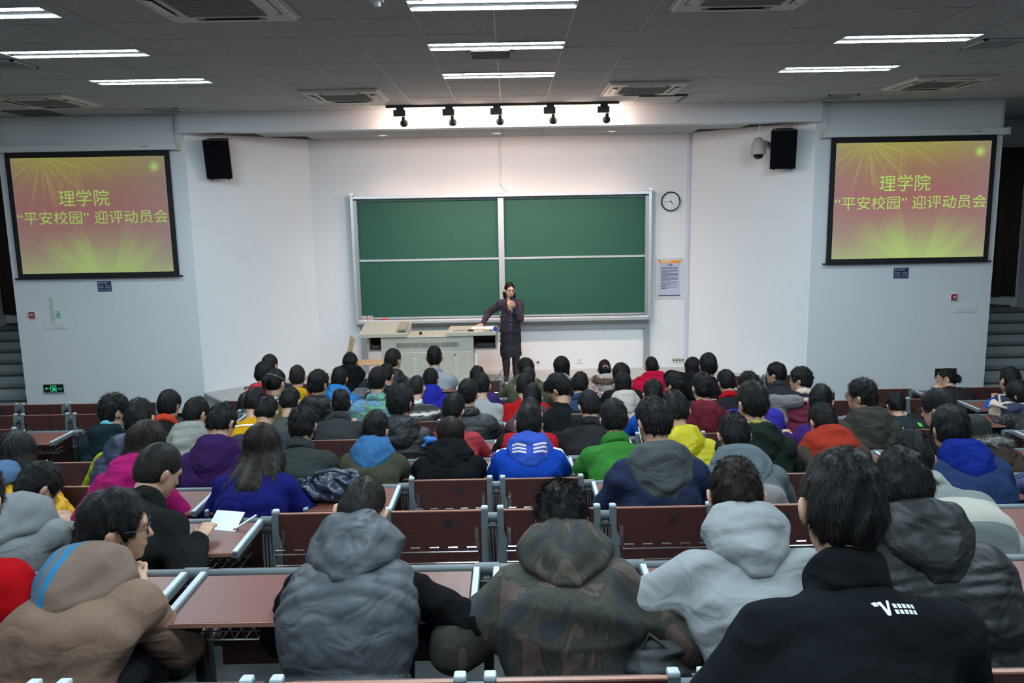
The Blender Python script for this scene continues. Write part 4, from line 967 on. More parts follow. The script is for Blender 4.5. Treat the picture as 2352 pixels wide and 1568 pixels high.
    if cl:
        cm = col if cl is True else cl if not isinstance(cl, tuple) else cloth('collar_'+sp['d'].replace(' ', '_'), cl)
        f = field_for([c7], .22, v)
        for t in ((0, .014, .028, .042, .056, .070) if row == 'Z' else (0, .014, .028, .042)): f.put(torus(c7+up*(.0+t)+back*.006+np.array([0, .01, 0])*t*10, up-back*.30, .076-.08*t+th*.4, .014+th*.15), .02)
        f.noise(.004, .1, seed+1); V, F = f.mesh(); link('collar', np_mesh('collar', V, F, cm), root)
    # --- hair
    hs = sp.get('hair', 'short'); hv = {'short': .004, 'buzz': -.005, 'bob': .002, 'long': .0, 'pony': -.002, 'bun': -.002, 'messy': .014}[hs]+sp.get('hv', 0)+jr.uniform(-.003, .004)
    vh = min(v, .013); f = field_for([hc]+([c7-up*.2+back*.1] if hs == 'long' else []), .24, vh); hair_field(f, hc, R, s, hs, hv, J)
    f.noise({'short': .004, 'buzz': .0015, 'bob': .002, 'long': .002, 'pony': .002, 'bun': .003, 'messy': .006}[hs], .05, seed+3, (1, 1, .3))
    V, F = f.mesh(); hm = sp.get('hm') or (M_HAIRS if hs == 'buzz' else M_HAIR); crown = hc+R @ np.array([0, -.03, .13])*s
    n = {'Z': 16000, 'A': 9000, 'B': 5000, 'C': 3200, 'D': 2000, 'E': 1400}.get(row, 800)
    lnl = {'short': (.026, .26), 'buzz': (.010, .45), 'bob': (.05, .05), 'long': (.07, .06), 'pony': (.035, .10), 'bun': (.04, .25), 'messy': (.032, .40)}[hs]
    link('hair', np_mesh('hair', V, F, hm, extra=strands(V, F, crown, n, lnl[0], lnl[1]*(1.0 if row in 'ZABC' else 1.5), seed, wid={'Z': .0009, 'A': .0011, 'B': .0014}.get(row, .0022), down=.6 if hs in ('long', 'bob') else 0)), root)
    if sp.get('gl'): link('glasses', glasses_mesh(hc, R, s, M_BLACK if sp['gl'] == 1 else M_CHROME), root)
    sp['J'] = J; sp['R'] = R; sp['root'] = root; sp['arms'] = arms; sp['col_m'] = col; sp['fz'] = fz; sp['hy_'] = hy; sp['th_'] = th
    return sp
def sheet_on_back(sp, name, u0, u1, t0, t1, m, n=8, off=.004, shape=None):
    """a strip of cloth lying on the back of a garment: u across in metres, t down from the neck in metres"""
    J = sp['J']; me = [o for o in sp['root'].children if o.name.split('.')[0] in ('jacket', 'top', 'vest')][0].data
    from mathutils.bvhtree import BVHTree
    bv = BVHTree.FromPolygons([v.co for v in me.vertices], [list(p.vertices) for p in me.polygons]); back, up, c7 = Vector(J['back']), Vector(J['up']), Vector(J['c7'])
    V = []; 
    for i in range(n+1):
        for j in range(n+1):
            u = u0+(u1-u0)*i/n; t = t0+(t1-t0)*j/n
            if shape: u, t = shape(u, t)
            o = c7+Vector((u, 0, 0))-up*t+back*.6; h = bv.ray_cast(o, -back)
            V.append(h[0]+back*off if h[0] is not None else c7+back*.15-up*t+Vector((u, 0, 0)))
    F = [(i*(n+1)+j, (i+1)*(n+1)+j, (i+1)*(n+1)+j+1, i*(n+1)+j+1) for i in range(n) for j in range(n)]
    b = MB(); b.add(V, F); o = b.build(name, m, sp['root'], smooth=True); so = o.modifiers.new('s', 'SOLIDIFY'); so.thickness = .004; so.offset = -1
    return o
# ------------------------------------------------------------------ people: who sits where (head centre in the photograph, desk row)
CAMO = pattern_mat('camouflage_cloth', [seen(32, 38, 46), seen(46, 52, 44), seen(56, 58, 48), seen(42, 48, 42), seen(76, 68, 62)], 8.5, stretch=(1.3, 1.3, .62), edges=[0, .40, .50, .53, .60])
NORDIC = pattern_mat('purple_nordic_knit', [seen(60, 30, 44), seen(120, 110, 118), seen(44, 28, 52), seen(78, 36, 44)], 9, 'wave', edges=[0, .2, .35, .7])
REDNORD = pattern_mat('red_nordic_knit', [seen(140, 22, 38), seen(30, 14, 20), seen(150, 26, 42)], 7, 'wave', edges=[0, .16, .3])
MINT = pattern_mat('mint_patterned_cloth', [seen(96, 176, 150), seen(96, 128, 110), seen(88, 140, 190), seen(100, 180, 150)], 10, stretch=(.6, 1, 1.4), edges=[0, .40, .52, .60])
DOTS = pattern_mat('black_polka_cloth', [seen(210, 210, 205), seen(22, 22, 28)], 48, 'voronoi', edges=[0, .16])
REDDOT = pattern_mat('red_polka_cloth', [seen(230, 200, 205), seen(176, 16, 40)], 60, 'voronoi', edges=[0, .14])
FLORAL = pattern_mat('white_red_floral_cloth', [seen(200, 200, 196), seen(150, 40, 50), seen(60, 60, 64), seen(205, 205, 200)], 40, edges=[0, .42, .5, .54])
GALAXY = pattern_mat('blue_purple_print_cloth', [seen(24, 40, 90), seen(60, 40, 110), seen(26, 92, 150), seen(20, 24, 50)], 22, stretch=(1, 1, .5), edges=[0, .40, .50, .58])
PAISLEY = pattern_mat('black_paisley_cloth', [seen(24, 26, 28), seen(110, 108, 104), seen(26, 28, 30)], 60, edges=[0, .56, .62])
YPAT = pattern_mat('yellow_print_lining', [seen(150, 155, 60), seen(50, 60, 60), seen(170, 170, 80)], 30, edges=[0, .48, .58])
FUR_G = mat('grey_fur', seen(120, 130, 130), .9, var=.4, vscale=40); FUR_B = mat('brown_fur', seen(110, 96, 76), .9, var=.4, vscale=40); FLEECE = mat('cream_fleece', seen(196, 198, 184), .95, bump=.9, bscale=90)
def along(Q, J): return (Q-J['c7']) @ (-J['up'])      # metres down the back from the neck
def bands(*ed):
    def f(Q, J):
        t = along(Q, J); m = np.full(len(Q), -1.0)
        for a, b in ed: m = np.maximum(m, np.minimum(t-a, b-t))
        return m
    return f
def low(a): return lambda Q, J: along(Q, J)-a
def hood_stripes(Q, J):
    x = np.minimum(np.abs(Q[:, 0])-.022, .115-np.abs(Q[:, 0])); t = along(Q, J); q = t+.38*np.abs(Q[:, 0])-.060; m = np.full(len(Q), -1.0)
    for k in range(3): m = np.maximum(m, np.minimum(q-.027*k, .014+.027*k-q))
    return np.minimum(np.minimum(m, x), (Q-J['c7']) @ J['back']-.09)
def side_stripes(Q, J):
    x = Q[:, 0]; t = along(Q, J); m = np.full(len(Q), -1.0)
    for k in range(3): m = np.maximum(m, .0175-np.abs(x+.034+.052*k))
    return np.minimum(m, (Q-J['c7']) @ J['back']-.05)
PEOPLE = [
 # row Z and A, nearest to the camera
 dict(r='Z', p=(1932, 1168), d='black fleece with embroidered mark', st='collar', c=(17, 22, 26), col=True, hp=22, hy=-6, hair='short', hv=.0, dy=.20, bx=-.32, w=1.18, hand={-1: (-.15, .34, .58), 1: (.15, .34, .58)}, label='person in a black fleece with a stand collar and small white mark, nearest the camera'),
 dict(r='A', p=(268, 1208), d='brown hoodie with blue stripes', st='hood', c=(112, 100, 90), hood=dict(k=1.12, mask=side_stripes, m=mask_mat('brown_hood_blue_stripes', seen(112, 100, 90), seen(22, 118, 168))), hp=6, hy=-62, yaw=-6, gl=1, hv=.006, w=1.16, fold=.010, dy=-.06, label='person in a brown hoodie with blue stripes on the hood, glasses, looking right'),
 dict(r='A', p=(832, 1176), d='grey puffer vest', st='vest', c=(62, 72, 80), baf=.67, c2=(14, 16, 19), hood=dict(k=1.08, lift=.055), hp=52, hy=-10, hair='buzz', w=1.0, th=.012, hand={1: (.22, .30, .58)}, pole={1: (1, -.5, -.1)}, label='person bent forward in a grey quilted puffer vest over black sleeves'),
 dict(r='A', p=(1290, 1196), d='camouflage jacket', st='puff', c=(60, 60, 50), m=CAMO, baf=0, hand={1: (.20, .30, .62), -1: (-.20, .30, .62)}, pole={1: (.8, -.5, -.5), -1: (-.8, -.5, -.5)}, hood=dict(k=1.08, lift=.05), hp=48, hair='messy', w=1.14, fold=.010, label='person bent forward in a camouflage padded jacket with a hood'),
 dict(r='A', p=(1690, 1140), d='pale grey hoodie', st='hood', c=(130, 145, 152), hood=dict(k=.98, lift=.06), hp=46, hy=-8, hair='short', hm=M_HAIRB, w=1.10, fold=.010, label='person bent forward in a pale grey hoodie, next to the black fleece', hand={-1: (-.27, .16, .52)}, pole={-1: (-1, .1, .25)}),
 dict(r='A', p=(2070, 1118), d='black padded coat', st='puff', c=(26, 31, 34), hood=dict(k=1.02, lift=.04), hp=40, yaw=-4, bx=.22, w=1.12, label='person in a black padded coat with a large hood, behind the black fleece'),
 dict(r='A', p=(-50, 1225), d='red jacket at the frame edge', st='hood', c=(146, 12, 20), hp=20, w=1.1, L=.5, s=1.0, hand={1: (.2, .3, .6)}, label='person in a red jacket cut off by the lower left picture edge'),
 # row B
 dict(r='B', p=(92, 1128), d='grey jacket with fleece hood', st='hood', c=(118, 132, 138), hood=dict(k=1.12, m=mat('grey_fleece_hood', seen(112, 126, 132), .9), lining=FLEECE), hp=40, hy=-35, bx=-.12, w=1.08, label='person in a grey jacket with a cream fleece-lined hood, head bowed'),
 dict(r='B', p=(366, 1080), d='black waxed jacket', st='collar', c=(24, 28, 30), col=True, hp=30, hy=-28, hair='buzz', yaw=-12, w=1.08, fold=.010, hand={1: (.26, .34, None)}, label='person in a black waxed jacket writing in a notebook'),
 dict(r='B', p=(2095, 1052), d='grey and white striped sweater', st='plain', c=(150, 162, 160), m=mask_mat('grey_white_bands', seen(112, 130, 132), seen(172, 184, 178)), mask=bands((.10, .24), (.36, .60)), col=(140, 158, 158), hp=30, hy=-12, bx=.34, w=1.1, th=.012, label='person in a grey and white broad-striped sweater on the right'),
 # row C
 dict(r='C', p=(42, 1040), d='yellow quilted jacket', st='puff', c=(206, 172, 22), hood=dict(k=.75, m=cloth('denim_collar', (76, 112, 150))), hair='long', hp=12, w=.95, s=.95, label='long-haired person in a yellow jacket with denim collar at the left edge'),
 dict(r='C', p=(340, 1018), d='magenta hoodie', st='hood', c=(152, 28, 106), hood=True, hair='long', hm=M_HAIRB, hp=16, yaw=-8, w=.95, label='long-haired person in a magenta hoodie'),
 dict(r='C', p=(606, 1022), d='royal blue knit top', st='plain', c=(24, 28, 104), hair='long', hm=M_HAIRB, hp=10, w=.98, th=.006, label='person with long brown hair in a royal blue top'),
 dict(r='C', p=(1500, 968), d='navy corduroy jacket with grey hood', st='coat', c=(40, 52, 82), hood=dict(k=1.25, c=(76, 88, 92)), hp=26, hy=14, yaw=6, w=1.08, fold=.009, label='person in a navy corduroy jacket with grey hood, white earphone in the left ear'),
 dict(r='C', p=(1685, 1000), d='two-tone grey hoodie', st='hood', c=(80, 96, 104), m=mask_mat('two_tone_grey', seen(72, 88, 96), seen(132, 140, 144)), mask=low(.20), hood=dict(k=1.15, c=(92, 112, 122)), hp=34, w=1.08, label='person in a two-tone grey hoodie behind the navy corduroy jacket'),
 dict(r='C', p=(2180, 985), d='royal blue hood under a denim jacket', st='coat', c=(36, 58, 100), hood=dict(k=1.0, c=(19, 40, 132)), col=(196, 180, 26), hp=8, hv=.006, w=1.05, label='person with shaved sides, royal blue hood, yellow collar and denim jacket'),
 dict(r='C', p=(2425, 1030), d='blue and purple printed jacket', st='puff', c=(30, 50, 110), m=GALAXY, hp=24, w=1.1, label='person in a blue and purple printed jacket cut off by the right picture edge'),
 # row D
 dict(r='D', p=(322, 962), d='navy down vest', st='vest', c=(46, 58, 84), c2=(150, 170, 40), hood=dict(k=1.05), hp=30, bx=-.16, label='person in a navy quilted down vest over lime green sleeves'),
 dict(r='D', p=(510, 972), d='purple hoodie', st='hood', c=(54, 34, 88), hood=dict(k=1.1), hp=44, hy=-16, w=1.08, label='person in a dark purple hoodie, head bowed'),
 dict(r='D', p=(696, 978), d='dark green wool coat', st='coat', c=(50, 60, 62), col=True, hp=24, w=1.08, hair='messy', hv=-.006, label='person in a dark grey-green wool coat with wide collar'),
 dict(r='D', p=(864, 985), d='olive sweater with blue hood', st='plain', c=(64, 70, 60), hood=dict(k=1.0, c=(54, 108, 160)), hp=8, hy=-16, w=1.0, label='person in an olive sweater with a bright blue hood'),
 dict(r='D', p=(1036, 998), d='black hooded coat', st='coat', c=(18, 22, 26), hood=dict(k=1.08), hair='bob', hm=M_HAIRB, hp=14, w=1.05, label='person with reddish brown bobbed hair in a black hooded coat'),
 dict(r='D', p=(1214, 972), d='bright blue tracksuit top', v=.009, st='hood', c=(18, 66, 176), hood=dict(k=1.05, mask=hood_stripes, m=mask_mat('blue_white_striped_hood', seen(18, 66, 176), seen(205, 212, 216))), hp=8, hv=.004, w=1.06, label='person in a bright blue hooded track top with white stripes'),
 dict(r='D', p=(1410, 962), d='green fleece', st='collar', c=(54, 128, 56), col=True, hp=20, w=1.05, hv=.006, label='person in a bright green fleece'),
 dict(r='D', p=(1550, 945), d='acid yellow puffer jacket', st='puff', c=(194, 198, 20), hood=dict(k=1.0), hp=40, bx=.2, hv=.008, w=1.05, label='person in an acid yellow puffer jacket'),
 dict(r='D', p=(1726, 924), d='dark green hoodie with yellow lining', st='hood', c=(32, 46, 42), hood=dict(k=1.1, lining=YPAT), hp=14, hy=18, bx=.06, hair='short', label='person in a dark green hoodie with a yellow printed hood lining'),
 dict(r='D', p=(1888, 968), d='orange hood over a brown jacket', st='coat', c=(70, 64, 58), hood=dict(k=1.45, c=(150, 54, 38)), hp=30, hy=10, w=1.08, label='person in a brown jacket with a large orange-red hood'),
 dict(r='D', p=(2238, 1000), d='brown parka with fur hood', st='coat', c=(64, 58, 54), hood=dict(k=1.1, fur=FUR_G), hp=30, hair='bob', hm=mat('dark_green_cap', seen(28, 40, 38), .9), w=1.05, label='person in a brown parka with grey fur-trimmed hood'),
 # row E
 dict(r='E', p=(264, 943), d='dark teal hoodie with cyan lining', st='hood', c=(24, 44, 50), hood=dict(k=.95, lining=cloth('cyan_lining', (100, 196, 212))), hp=8, hy=-45, gl=1, hair='messy', hv=-.004, label='person with glasses in a dark teal hoodie with cyan hood lining'),
 dict(r='E', p=(452, 950), d='pale grey hooded jacket', st='hood', c=(140, 152, 152), hood=dict(k=1.15, lining=cloth('charcoal_lining', (60, 70, 76))), hp=34, hy=-26, label='person in a pale grey hooded jacket left of the purple hoodie'),
 dict(r='E', p=(612, 946), d='slate jacket with wide collar', st='coat', c=(52, 60, 76), col=True, hp=44, w=1.1, label='person in a slate blue jacket with wide collar, head bowed'),
 dict(r='E', p=(921, 925), d='black down jacket with blue inside', st='puff', c=(28, 32, 36), hood=dict(k=1.1), hp=10, hy=-20, hair='messy', gl=1, label='person with thick black hair in a black down jacket with blue inside'),
 dict(r='E', p=(1042, 940), d='black and red nordic sweater', st='plain', c=(30, 32, 36), m=REDNORD, col=(24, 26, 30), hp=26, hy=-20, label='person in a red and black nordic-pattern sweater'),
 dict(r='E', p=(1218, 950), d='red jacket with black sleeves', st='collar', c=(164, 30, 38), c2=(36, 36, 42), col=(120, 122, 124), hp=26, w=1.12, label='person in a red jacket with black sleeves and grey collar'),
 dict(r='E', p=(1352, 934), d='charcoal padded jacket', st='coat', c=(40, 44, 48), col=True, hp=30, hy=20, label='person in a charcoal jacket holding a small camera'),
 dict(r='E', p=(1978, 908), d='grey-green parka', st='coat', c=(60, 64, 60), hood=dict(k=1.2), hp=4, hy=48, gl=1, hair='messy', hv=-.006, w=1.08, label='person in a grey-green parka with glasses, looking left'),
 dict(r='F', p=(2056, 930), d='dark teal jacket', st='collar', c=(36, 50, 54), hp=24, hair='messy', hv=-.006, label='person in a dark teal jacket with bright green detail'),
 dict(r='D', p=(2154, 938), d='black jacket with glasses on the right', st='plain', c=(26, 28, 32), hp=16, hy=42, gl=1, label='person in a black jacket with glasses behind the royal blue hood'),
 # row F
 dict(r='F', p=(390, 930), d='black jacket with orange collar', st='collar', c=(24, 28, 30), col=(190, 70, 50), hp=10, hy=-10, hv=.006, label='person in a black jacket with an orange-red collar'),
 dict(r='F', p=(588, 926), d='yellow jacket with white piping', st='collar', c=(196, 156, 26), hp=34, hy=-20, hv=.008, label='person in a yellow jacket with white piping, head bowed'),
 dict(r='F', p=(668, 922), d='grey scarf and dark top', st='plain', c=(70, 80, 82), hp=28, hy=-12, label='person in a grey top beside the yellow jacket'),
 dict(r='F', p=(784, 925), d='charcoal zip jacket', st='collar', c=(50, 58, 62), col=True, hp=8, hy=8, w=1.05, label='person in a charcoal jacket with stand collar in the centre left'),
 dict(r='F', p=(1075, 904), d='dark grey puffer jacket', st='puff', c=(44, 50, 56), col=True, hp=10, hy=-14, label='person in a dark grey puffer jacket, centre'),
 dict(r='F', p=(1222, 914), d='purple nordic hooded knit', st='hood', c=(70, 40, 56), m=NORDIC, hood=dict(k=1.15), hp=24, label='person in a purple and red nordic knit with hood'),
 dict(r='F', p=(1282, 892), d='black jacket leaning left', st='plain', c=(24, 30, 32), hp=30, hy=62, bx=.28, w=1.08, label='person in a black jacket leaning left with the face in profile'),
 dict(r='F', p=(1500, 905), d='bright blue top under black straps', st='plain', c=(24, 84, 190), hp=24, label='person in a bright blue top behind the white earphone'),
 dict(r='F', p=(1612, 888), d='maroon hoodie', st='hood', c=(104, 42, 54), hood=dict(k=1.05), hp=8, hy=14, w=1.05, label='person in a maroon hoodie'),
 dict(r='F', p=(1720, 888), d='violet blue hoodie', st='hood', c=(58, 54, 168), hp=30, bx=.12, w=1.12, hair='messy', hv=-.008, label='person in a violet blue top'),
 dict(r='E', p=(1886, 920), d='purple jacket and glasses', st='plain', c=(60, 40, 110), hp=6, hy=-32, gl=1, bx=-.30, label='person in a purple jacket with black glasses'),
 dict(r='F', p=(1826, 930), d='maroon hood under a hand', st='hood', c=(96, 40, 60), c2=(120, 128, 132), hood=dict(k=1.35, lift=.13), hp=50, hand={-1: (-.03, .26, .97)}, pole={-1: (-1, .3, -.6)}, label='person slumped forward under a maroon hood with a hand on the head'),
 dict(r='F', p=(2336, 905), d='black polka dot jacket', st='hood', c=(24, 24, 30), m=DOTS, hair='bob', hp=14, hy=40, w=1.0, label='person in a black jacket with white polka dots at the right edge'),
 # row G
 dict(r='G', p=(634, 878), d='olive jacket and patterned scarf', st='collar', c=(96, 104, 66), col=pattern_mat('zebra_scarf', [seen(200, 200, 196), seen(24, 24, 26)], 40, edges=[0, .5]), hair='pony', hp=20, hy=-22, w=.95, label='person with ponytail and hairband in an olive jacket'),
 dict(r='G', p=(732, 880), d='shiny black paisley puffer', st='puff', c=(26, 28, 30), m=PAISLEY, hood=dict(k=1.1, m=shell('shiny_black', (26, 28, 32))), hp=8, hy=-24, gl=1, hair='messy', hv=-.006, label='person in a black puffer jacket with white paisley trim'),
 dict(r='G', p=(868, 874), d='mint patterned jacket', st='puff', c=(96, 176, 150), m=MINT, baf=0, col=True, hp=16, hy=-10, label='person in a mint green and blue patterned jacket'),
 dict(r='G', p=(958, 890), d='black white and grey striped sweater', st='plain', c=(30, 34, 38), m=pattern_mat('striped_knit', [seen(28, 32, 36), seen(96, 106, 108), seen(30, 34, 38), seen(196, 200, 198)], 3.2, 'wave', edges=[0, .45, .65, .85]), hp=16, hy=-16, hair='buzz', label='person in a black, white and grey striped sweater'),
 dict(r='G', p=(1106, 886), d='light grey hoodie in the centre', st='hood', c=(150, 160, 166), hp=20, bx=.08, label='person in a light grey top in front of the purple jacket'),
 dict(r='G', p=(1204, 888), d='red jacket in the centre', st='coat', c=(160, 24, 32), hp=20, w=1.1, label='person in a red jacket behind the purple nordic knit'),
 dict(r='G', p=(1332, 884), d='denim collar', st='collar', c=(44, 66, 100), col=True, hp=28, hy=-12, label='person in a denim jacket, head bowed, centre'),
 dict(r='G', p=(1430, 882), d='white hoodie with black strap', st='hood', c=(184, 188, 186), hood=dict(k=1.0), hp=6, label='person in a white hoodie with a black shoulder strap'),
 dict(r='G', p=(1548, 884), d='dark jacket with glasses in the centre', st='collar', c=(34, 38, 44), hp=12, hy=44, gl=1, label='person in a dark jacket with glasses, left of the maroon hoodie'),
 dict(r='G', p=(1668, 878), d='dark jacket with red collar', st='plain', c=(32, 36, 42), col=(176, 26, 34), hp=24, hy=12, label='person in a dark jacket with a red collar'),
 dict(r='G', p=(1838, 872), d='denim jacket with cream collar', st='coat', c=(36, 48, 72), col=FLEECE, hp=6, hy=55, gl=1, w=1.05, hair='messy', hv=-.006, label='person in a denim jacket with cream fleece collar and glasses'),
 dict(r='G', p=(2318, 872), d='blue jacket with black strap', st='collar', c=(24, 88, 186), col=True, hp=8, hy=10, label='person in a bright blue jacket with a black bag strap, right'),
 # row H
 dict(r='H', p=(606, 860), d='red dotted hood', st='coat', c=(48, 54, 64), hood=dict(k=1.05, m=REDDOT), hp=22, label='person with a red polka dot hood over a dark jacket'),
 dict(r='H', p=(684, 864), d='yellow and red jacket', st='coat', c=(176, 24, 34), hood=dict(k=.9, c=(200, 172, 30)), hp=10, hair='buzz', hv=.006, label='person in a red jacket with a yellow collar'),
 dict(r='H', p=(780, 870), d='sky blue puffer', st='puff', c=(18, 120, 200), hood=dict(k=1.0), hp=14, label='person in a sky blue puffer jacket'),
 dict(r='H', p=(888, 862), d='navy jacket', st='coat', c=(38, 46, 66), col=True, hp=22, hy=-20, label='person in a navy jacket behind the mint patterned jacket'),
 dict(r='H', p=(990, 872), d='ultramarine hoodie', st='hood', c=(36, 42, 160), hood=dict(k=1.0), hp=20, hy=-14, w=1.05, label='person in an ultramarine blue hoodie'),
 dict(r='H', p=(1096, 866), d='purple jacket in the centre', st='plain', c=(64, 46, 116), hp=12, bx=.1, label='person in a purple jacket near the lectern'),
 dict(r='H', p=(1214, 868), d='dark olive jacket', st='coat', c=(62, 72, 62), hp=22, hy=-14, hair='buzz', hv=.004, label='person in a dark olive jacket below the lecturer'),
 dict(r='H', p=(1427, 860), d='black round-haired person', st='plain', c=(26, 30, 34), hair='bob', hp=24, label='person with round black hair in a black jacket'),
 dict(r='H', p=(1626, 840), d='black jacket with raised hand', st='coat', c=(22, 26, 30), hp=6, hv=.008, hand={-1: (-.15, .10, 1.02)}, label='person in a black jacket resting the face on a hand'),
 dict(r='H', p=(1781, 858), d='dark grey jacket with glasses', st='collar', c=(46, 52, 58), col=True, hp=4, hy=52, gl=1, label='person in a dark grey jacket with glasses by the right angled wall'),
 dict(r='H', p=(2172, 877), d='profile with hair bun', st='collar', c=(40, 40, 46), hair='bun', hp=2, hy=70, s=.95, label='person with a hair bun seen in profile under the right exit sign'),
 # row I, the front row
 dict(r='I', p=(621, 838), d='navy jacket with red collar', st='collar', c=(44, 50, 66), col=(170, 26, 40), hp=16, hy=-20, hair='buzz', label='person in a navy jacket with red collar in the front row'),
 dict(r='I', dy=.25, p=(805, 834), d='grey and black puffer vest', st='vest', c=(110, 120, 128), m=mask_mat('black_grey_vest', seen(108, 118, 126), seen(24, 28, 32)), mask=lambda Q, J: .10-along(Q, J), c2=(20, 56, 46), hood=dict(k=1.3, lift=.09, c=(24, 28, 32)), hp=52, w=1.1, label='person in a grey and black puffer vest with green sleeves in the front row'),
 dict(r='I', dy=.25, p=(904, 826), d='black vest with glasses', st='vest', c=(32, 36, 44), c2=(96, 110, 116), hood=dict(k=1.1), hp=4, hy=-32, gl=2, hair='buzz', hv=.008, label='person with glasses in a black puffer vest before the lectern'),
 dict(r='I', dy=.30, p=(998, 820), d='pale blue-grey jacket', st='collar', c=(140, 156, 168), m=mask_mat('pale_blue_black_back', seen(140, 156, 168), seen(28, 32, 36)), mask=lambda Q, J: np.minimum(along(Q, J)-.20, .13-np.abs(Q[:, 0])), col=True, hp=2, hv=.002, w=1.08, label='person in a pale blue-grey jacket with black back before the lectern'),
 dict(r='I', p=(1207, 846), d='olive parka with pale lining', st='coat', c=(86, 96, 80), hood=dict(k=1.1, lining=cloth('pale_mint_lining', (150, 164, 150))), hair='bob', hp=12, hy=24, label='person in an olive parka with pale hood lining below the lecturer'),
 dict(r='I', p=(1290, 842), d='black jacket with white collar', st='coat', c=(24, 26, 30), col=(170, 180, 190), hair='bob', hp=8, hv=.004, label='person with bobbed black hair, pale collar and black jacket'),
 dict(r='I', p=(1388, 848), d='floral top with fur hood', st='coat', c=(180, 182, 180), m=FLORAL, hood=dict(k=.95, c=(170, 174, 176), fur=FUR_B), hair='pony', hp=10, s=.95, label='person with ponytail and scrunchie in a red and white floral top'),
 dict(r='I', p=(1497, 842), d='crimson hooded jacket', st='coat', c=(186, 24, 66), hood=dict(k=1.25), hair='pony', hp=14, w=1.05, label='person in a crimson pink hooded jacket'),
 dict(r='I', p=(1590, 844), d='white collar in the front row', st='coat', c=(186, 170, 174), hair='bob', hp=16, hv=-.002, label='person with black hair in a white and pink top in the front row'),
]
for sp in PEOPLE:
    if sp.get('hand'):
        for k_, t in sp['hand'].items():
            if t[2] is None: sp['hand'][k_] = (t[0], t[1], ROW[sp['r']][1]+.80-BACK[sp['r']][1]+LOWR.get(sp['r'], LOW))
    person(sp)
BY_D = {sp['d']: sp for sp in PEOPLE}
# a sleeper with the head on the desk
# ------------------------------------------------------------------ folding desk units, row rails
def wood(name, c, rough):
    return mat(name, c, rough, bump=.03, bscale=30, stretch=(1, 14, 14), var=.22, vscale=7)
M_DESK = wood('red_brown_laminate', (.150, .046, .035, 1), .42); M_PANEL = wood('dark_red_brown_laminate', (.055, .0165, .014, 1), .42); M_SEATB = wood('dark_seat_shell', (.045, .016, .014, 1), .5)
M_EDGE = mat('laminate_edge', (.36, .17, .12, 1), .4)
PITCH_X = .545; X0 = .1625; W2 = .232
def wire_basket(rim_z, bot_z, y0, y1, w):
    g = MB(); r = .0026
    def u(z, yb, rr): g.tube([(-w, y0, z), (-w, yb, z), (w, yb, z), (w, y0, z)], rr, 5)
    u(rim_z, y1, .0040); u((rim_z+bot_z)/2, y1+.012, .0032); u(bot_z, y1+.03, .0040)
    g.tube([(-w, y0-.02, bot_z-.01), (w, y0-.02, bot_z-.01)], r, 4)
    for i in range(5):
        x = -w*.86+w*1.72*i/4
        for dx in (-.022, .022): g.tube([(x+dx, y1, rim_z+.022), (x+dx, y1, rim_z), (x+dx, y1+.03, bot_z), (x+dx, y0-.02, bot_z-.01)], r, 4)
        g.tube([(x-.022, y1, rim_z+.022), (x+.022, y1, rim_z+.022)], .0042, 5)
    return g.mesh('basket', M_CHROME, True)
T = Matrix.Translation((0, -.03, .80)) @ Matrix.Rotation(math.radians(-7), 4, 'X')
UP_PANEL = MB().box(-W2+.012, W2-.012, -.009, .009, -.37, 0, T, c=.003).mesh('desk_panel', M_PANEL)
UP_EDGE = MB().box(-W2+.012, W2-.012, -.0095, .0095, -.002, .003, T).mesh('panel_edge', M_EDGE)
UP_HOLE = MB().lathe([(.020, 0), (.020, .003)], 16, T @ Matrix.Translation((.06, -.009, -.055)) @ Matrix.Rotation(math.pi/2, 4, 'X')).mesh('finger_hole', M_BLACK)
UP_ARM = MB().prism([(-.016, .01), (.016, .01), (.016, -.10), (.030, -.14), (.030, -.30), (.010, -.33), (-.016, -.33), (-.016, -.14)], -.017, .017, 'Y', T).mesh('arm', M_GREY)
UP_CAP = MB().box(-.016, .016, -.019, .019, .004, .022, T, c=.006).mesh('arm_cap', M_GREYL)
UP_BASK = wire_basket(.655, .535, -.075, -.175, .205)
UP_STRAP = MB().box(-.010, .010, -.06, -.045, .56, .72).mesh('basket_strap', M_CHROME)
DN_DESK = MB().box(-W2+.012, W2-.012, -.385, -.035, .745, .762, c=.003).mesh('desk_panel', M_DESK)
DN_EDGE = MB().box(-W2+.012, W2-.012, -.388, -.384, .746, .761).mesh('panel_edge', M_EDGE)
DN_ARM = MB().box(-.014, .014, -.40, -.02, .738, .772, c=.006).mesh('arm', M_GREY)
DN_CAP = MB().box(-.010, .010, -.402, -.03, .770, .776).mesh('arm_cap', M_GREYL)
DN_BASK = wire_basket(.705, .62, -.07, -.27, .195)
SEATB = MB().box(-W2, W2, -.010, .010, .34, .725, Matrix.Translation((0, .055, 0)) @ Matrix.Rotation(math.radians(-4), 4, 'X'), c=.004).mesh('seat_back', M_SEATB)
SEAT = MB().box(-.21, .21, .10, .47, .335, .365, c=.012).mesh('seat', M_SEATB)
STAND = MB().box(-.018, .018, -.05, .06, -LOW, .74, c=.006).box(-.03, .03, -.10, .12, -LOW, .02-LOW).mesh('stand', M_BLACKM)
hg = MB()
for x in (-.016, 0, .016): hg.tube([(x, -.075, .50), (x, -.075, .72)], .0065, 6)
HINGE = hg.mesh('hinge_spring', M_CHROME, True); HBOX = MB().box(-.024, .024, -.07, -.05, .46, .735).mesh('hinge_box', M_BLACK)
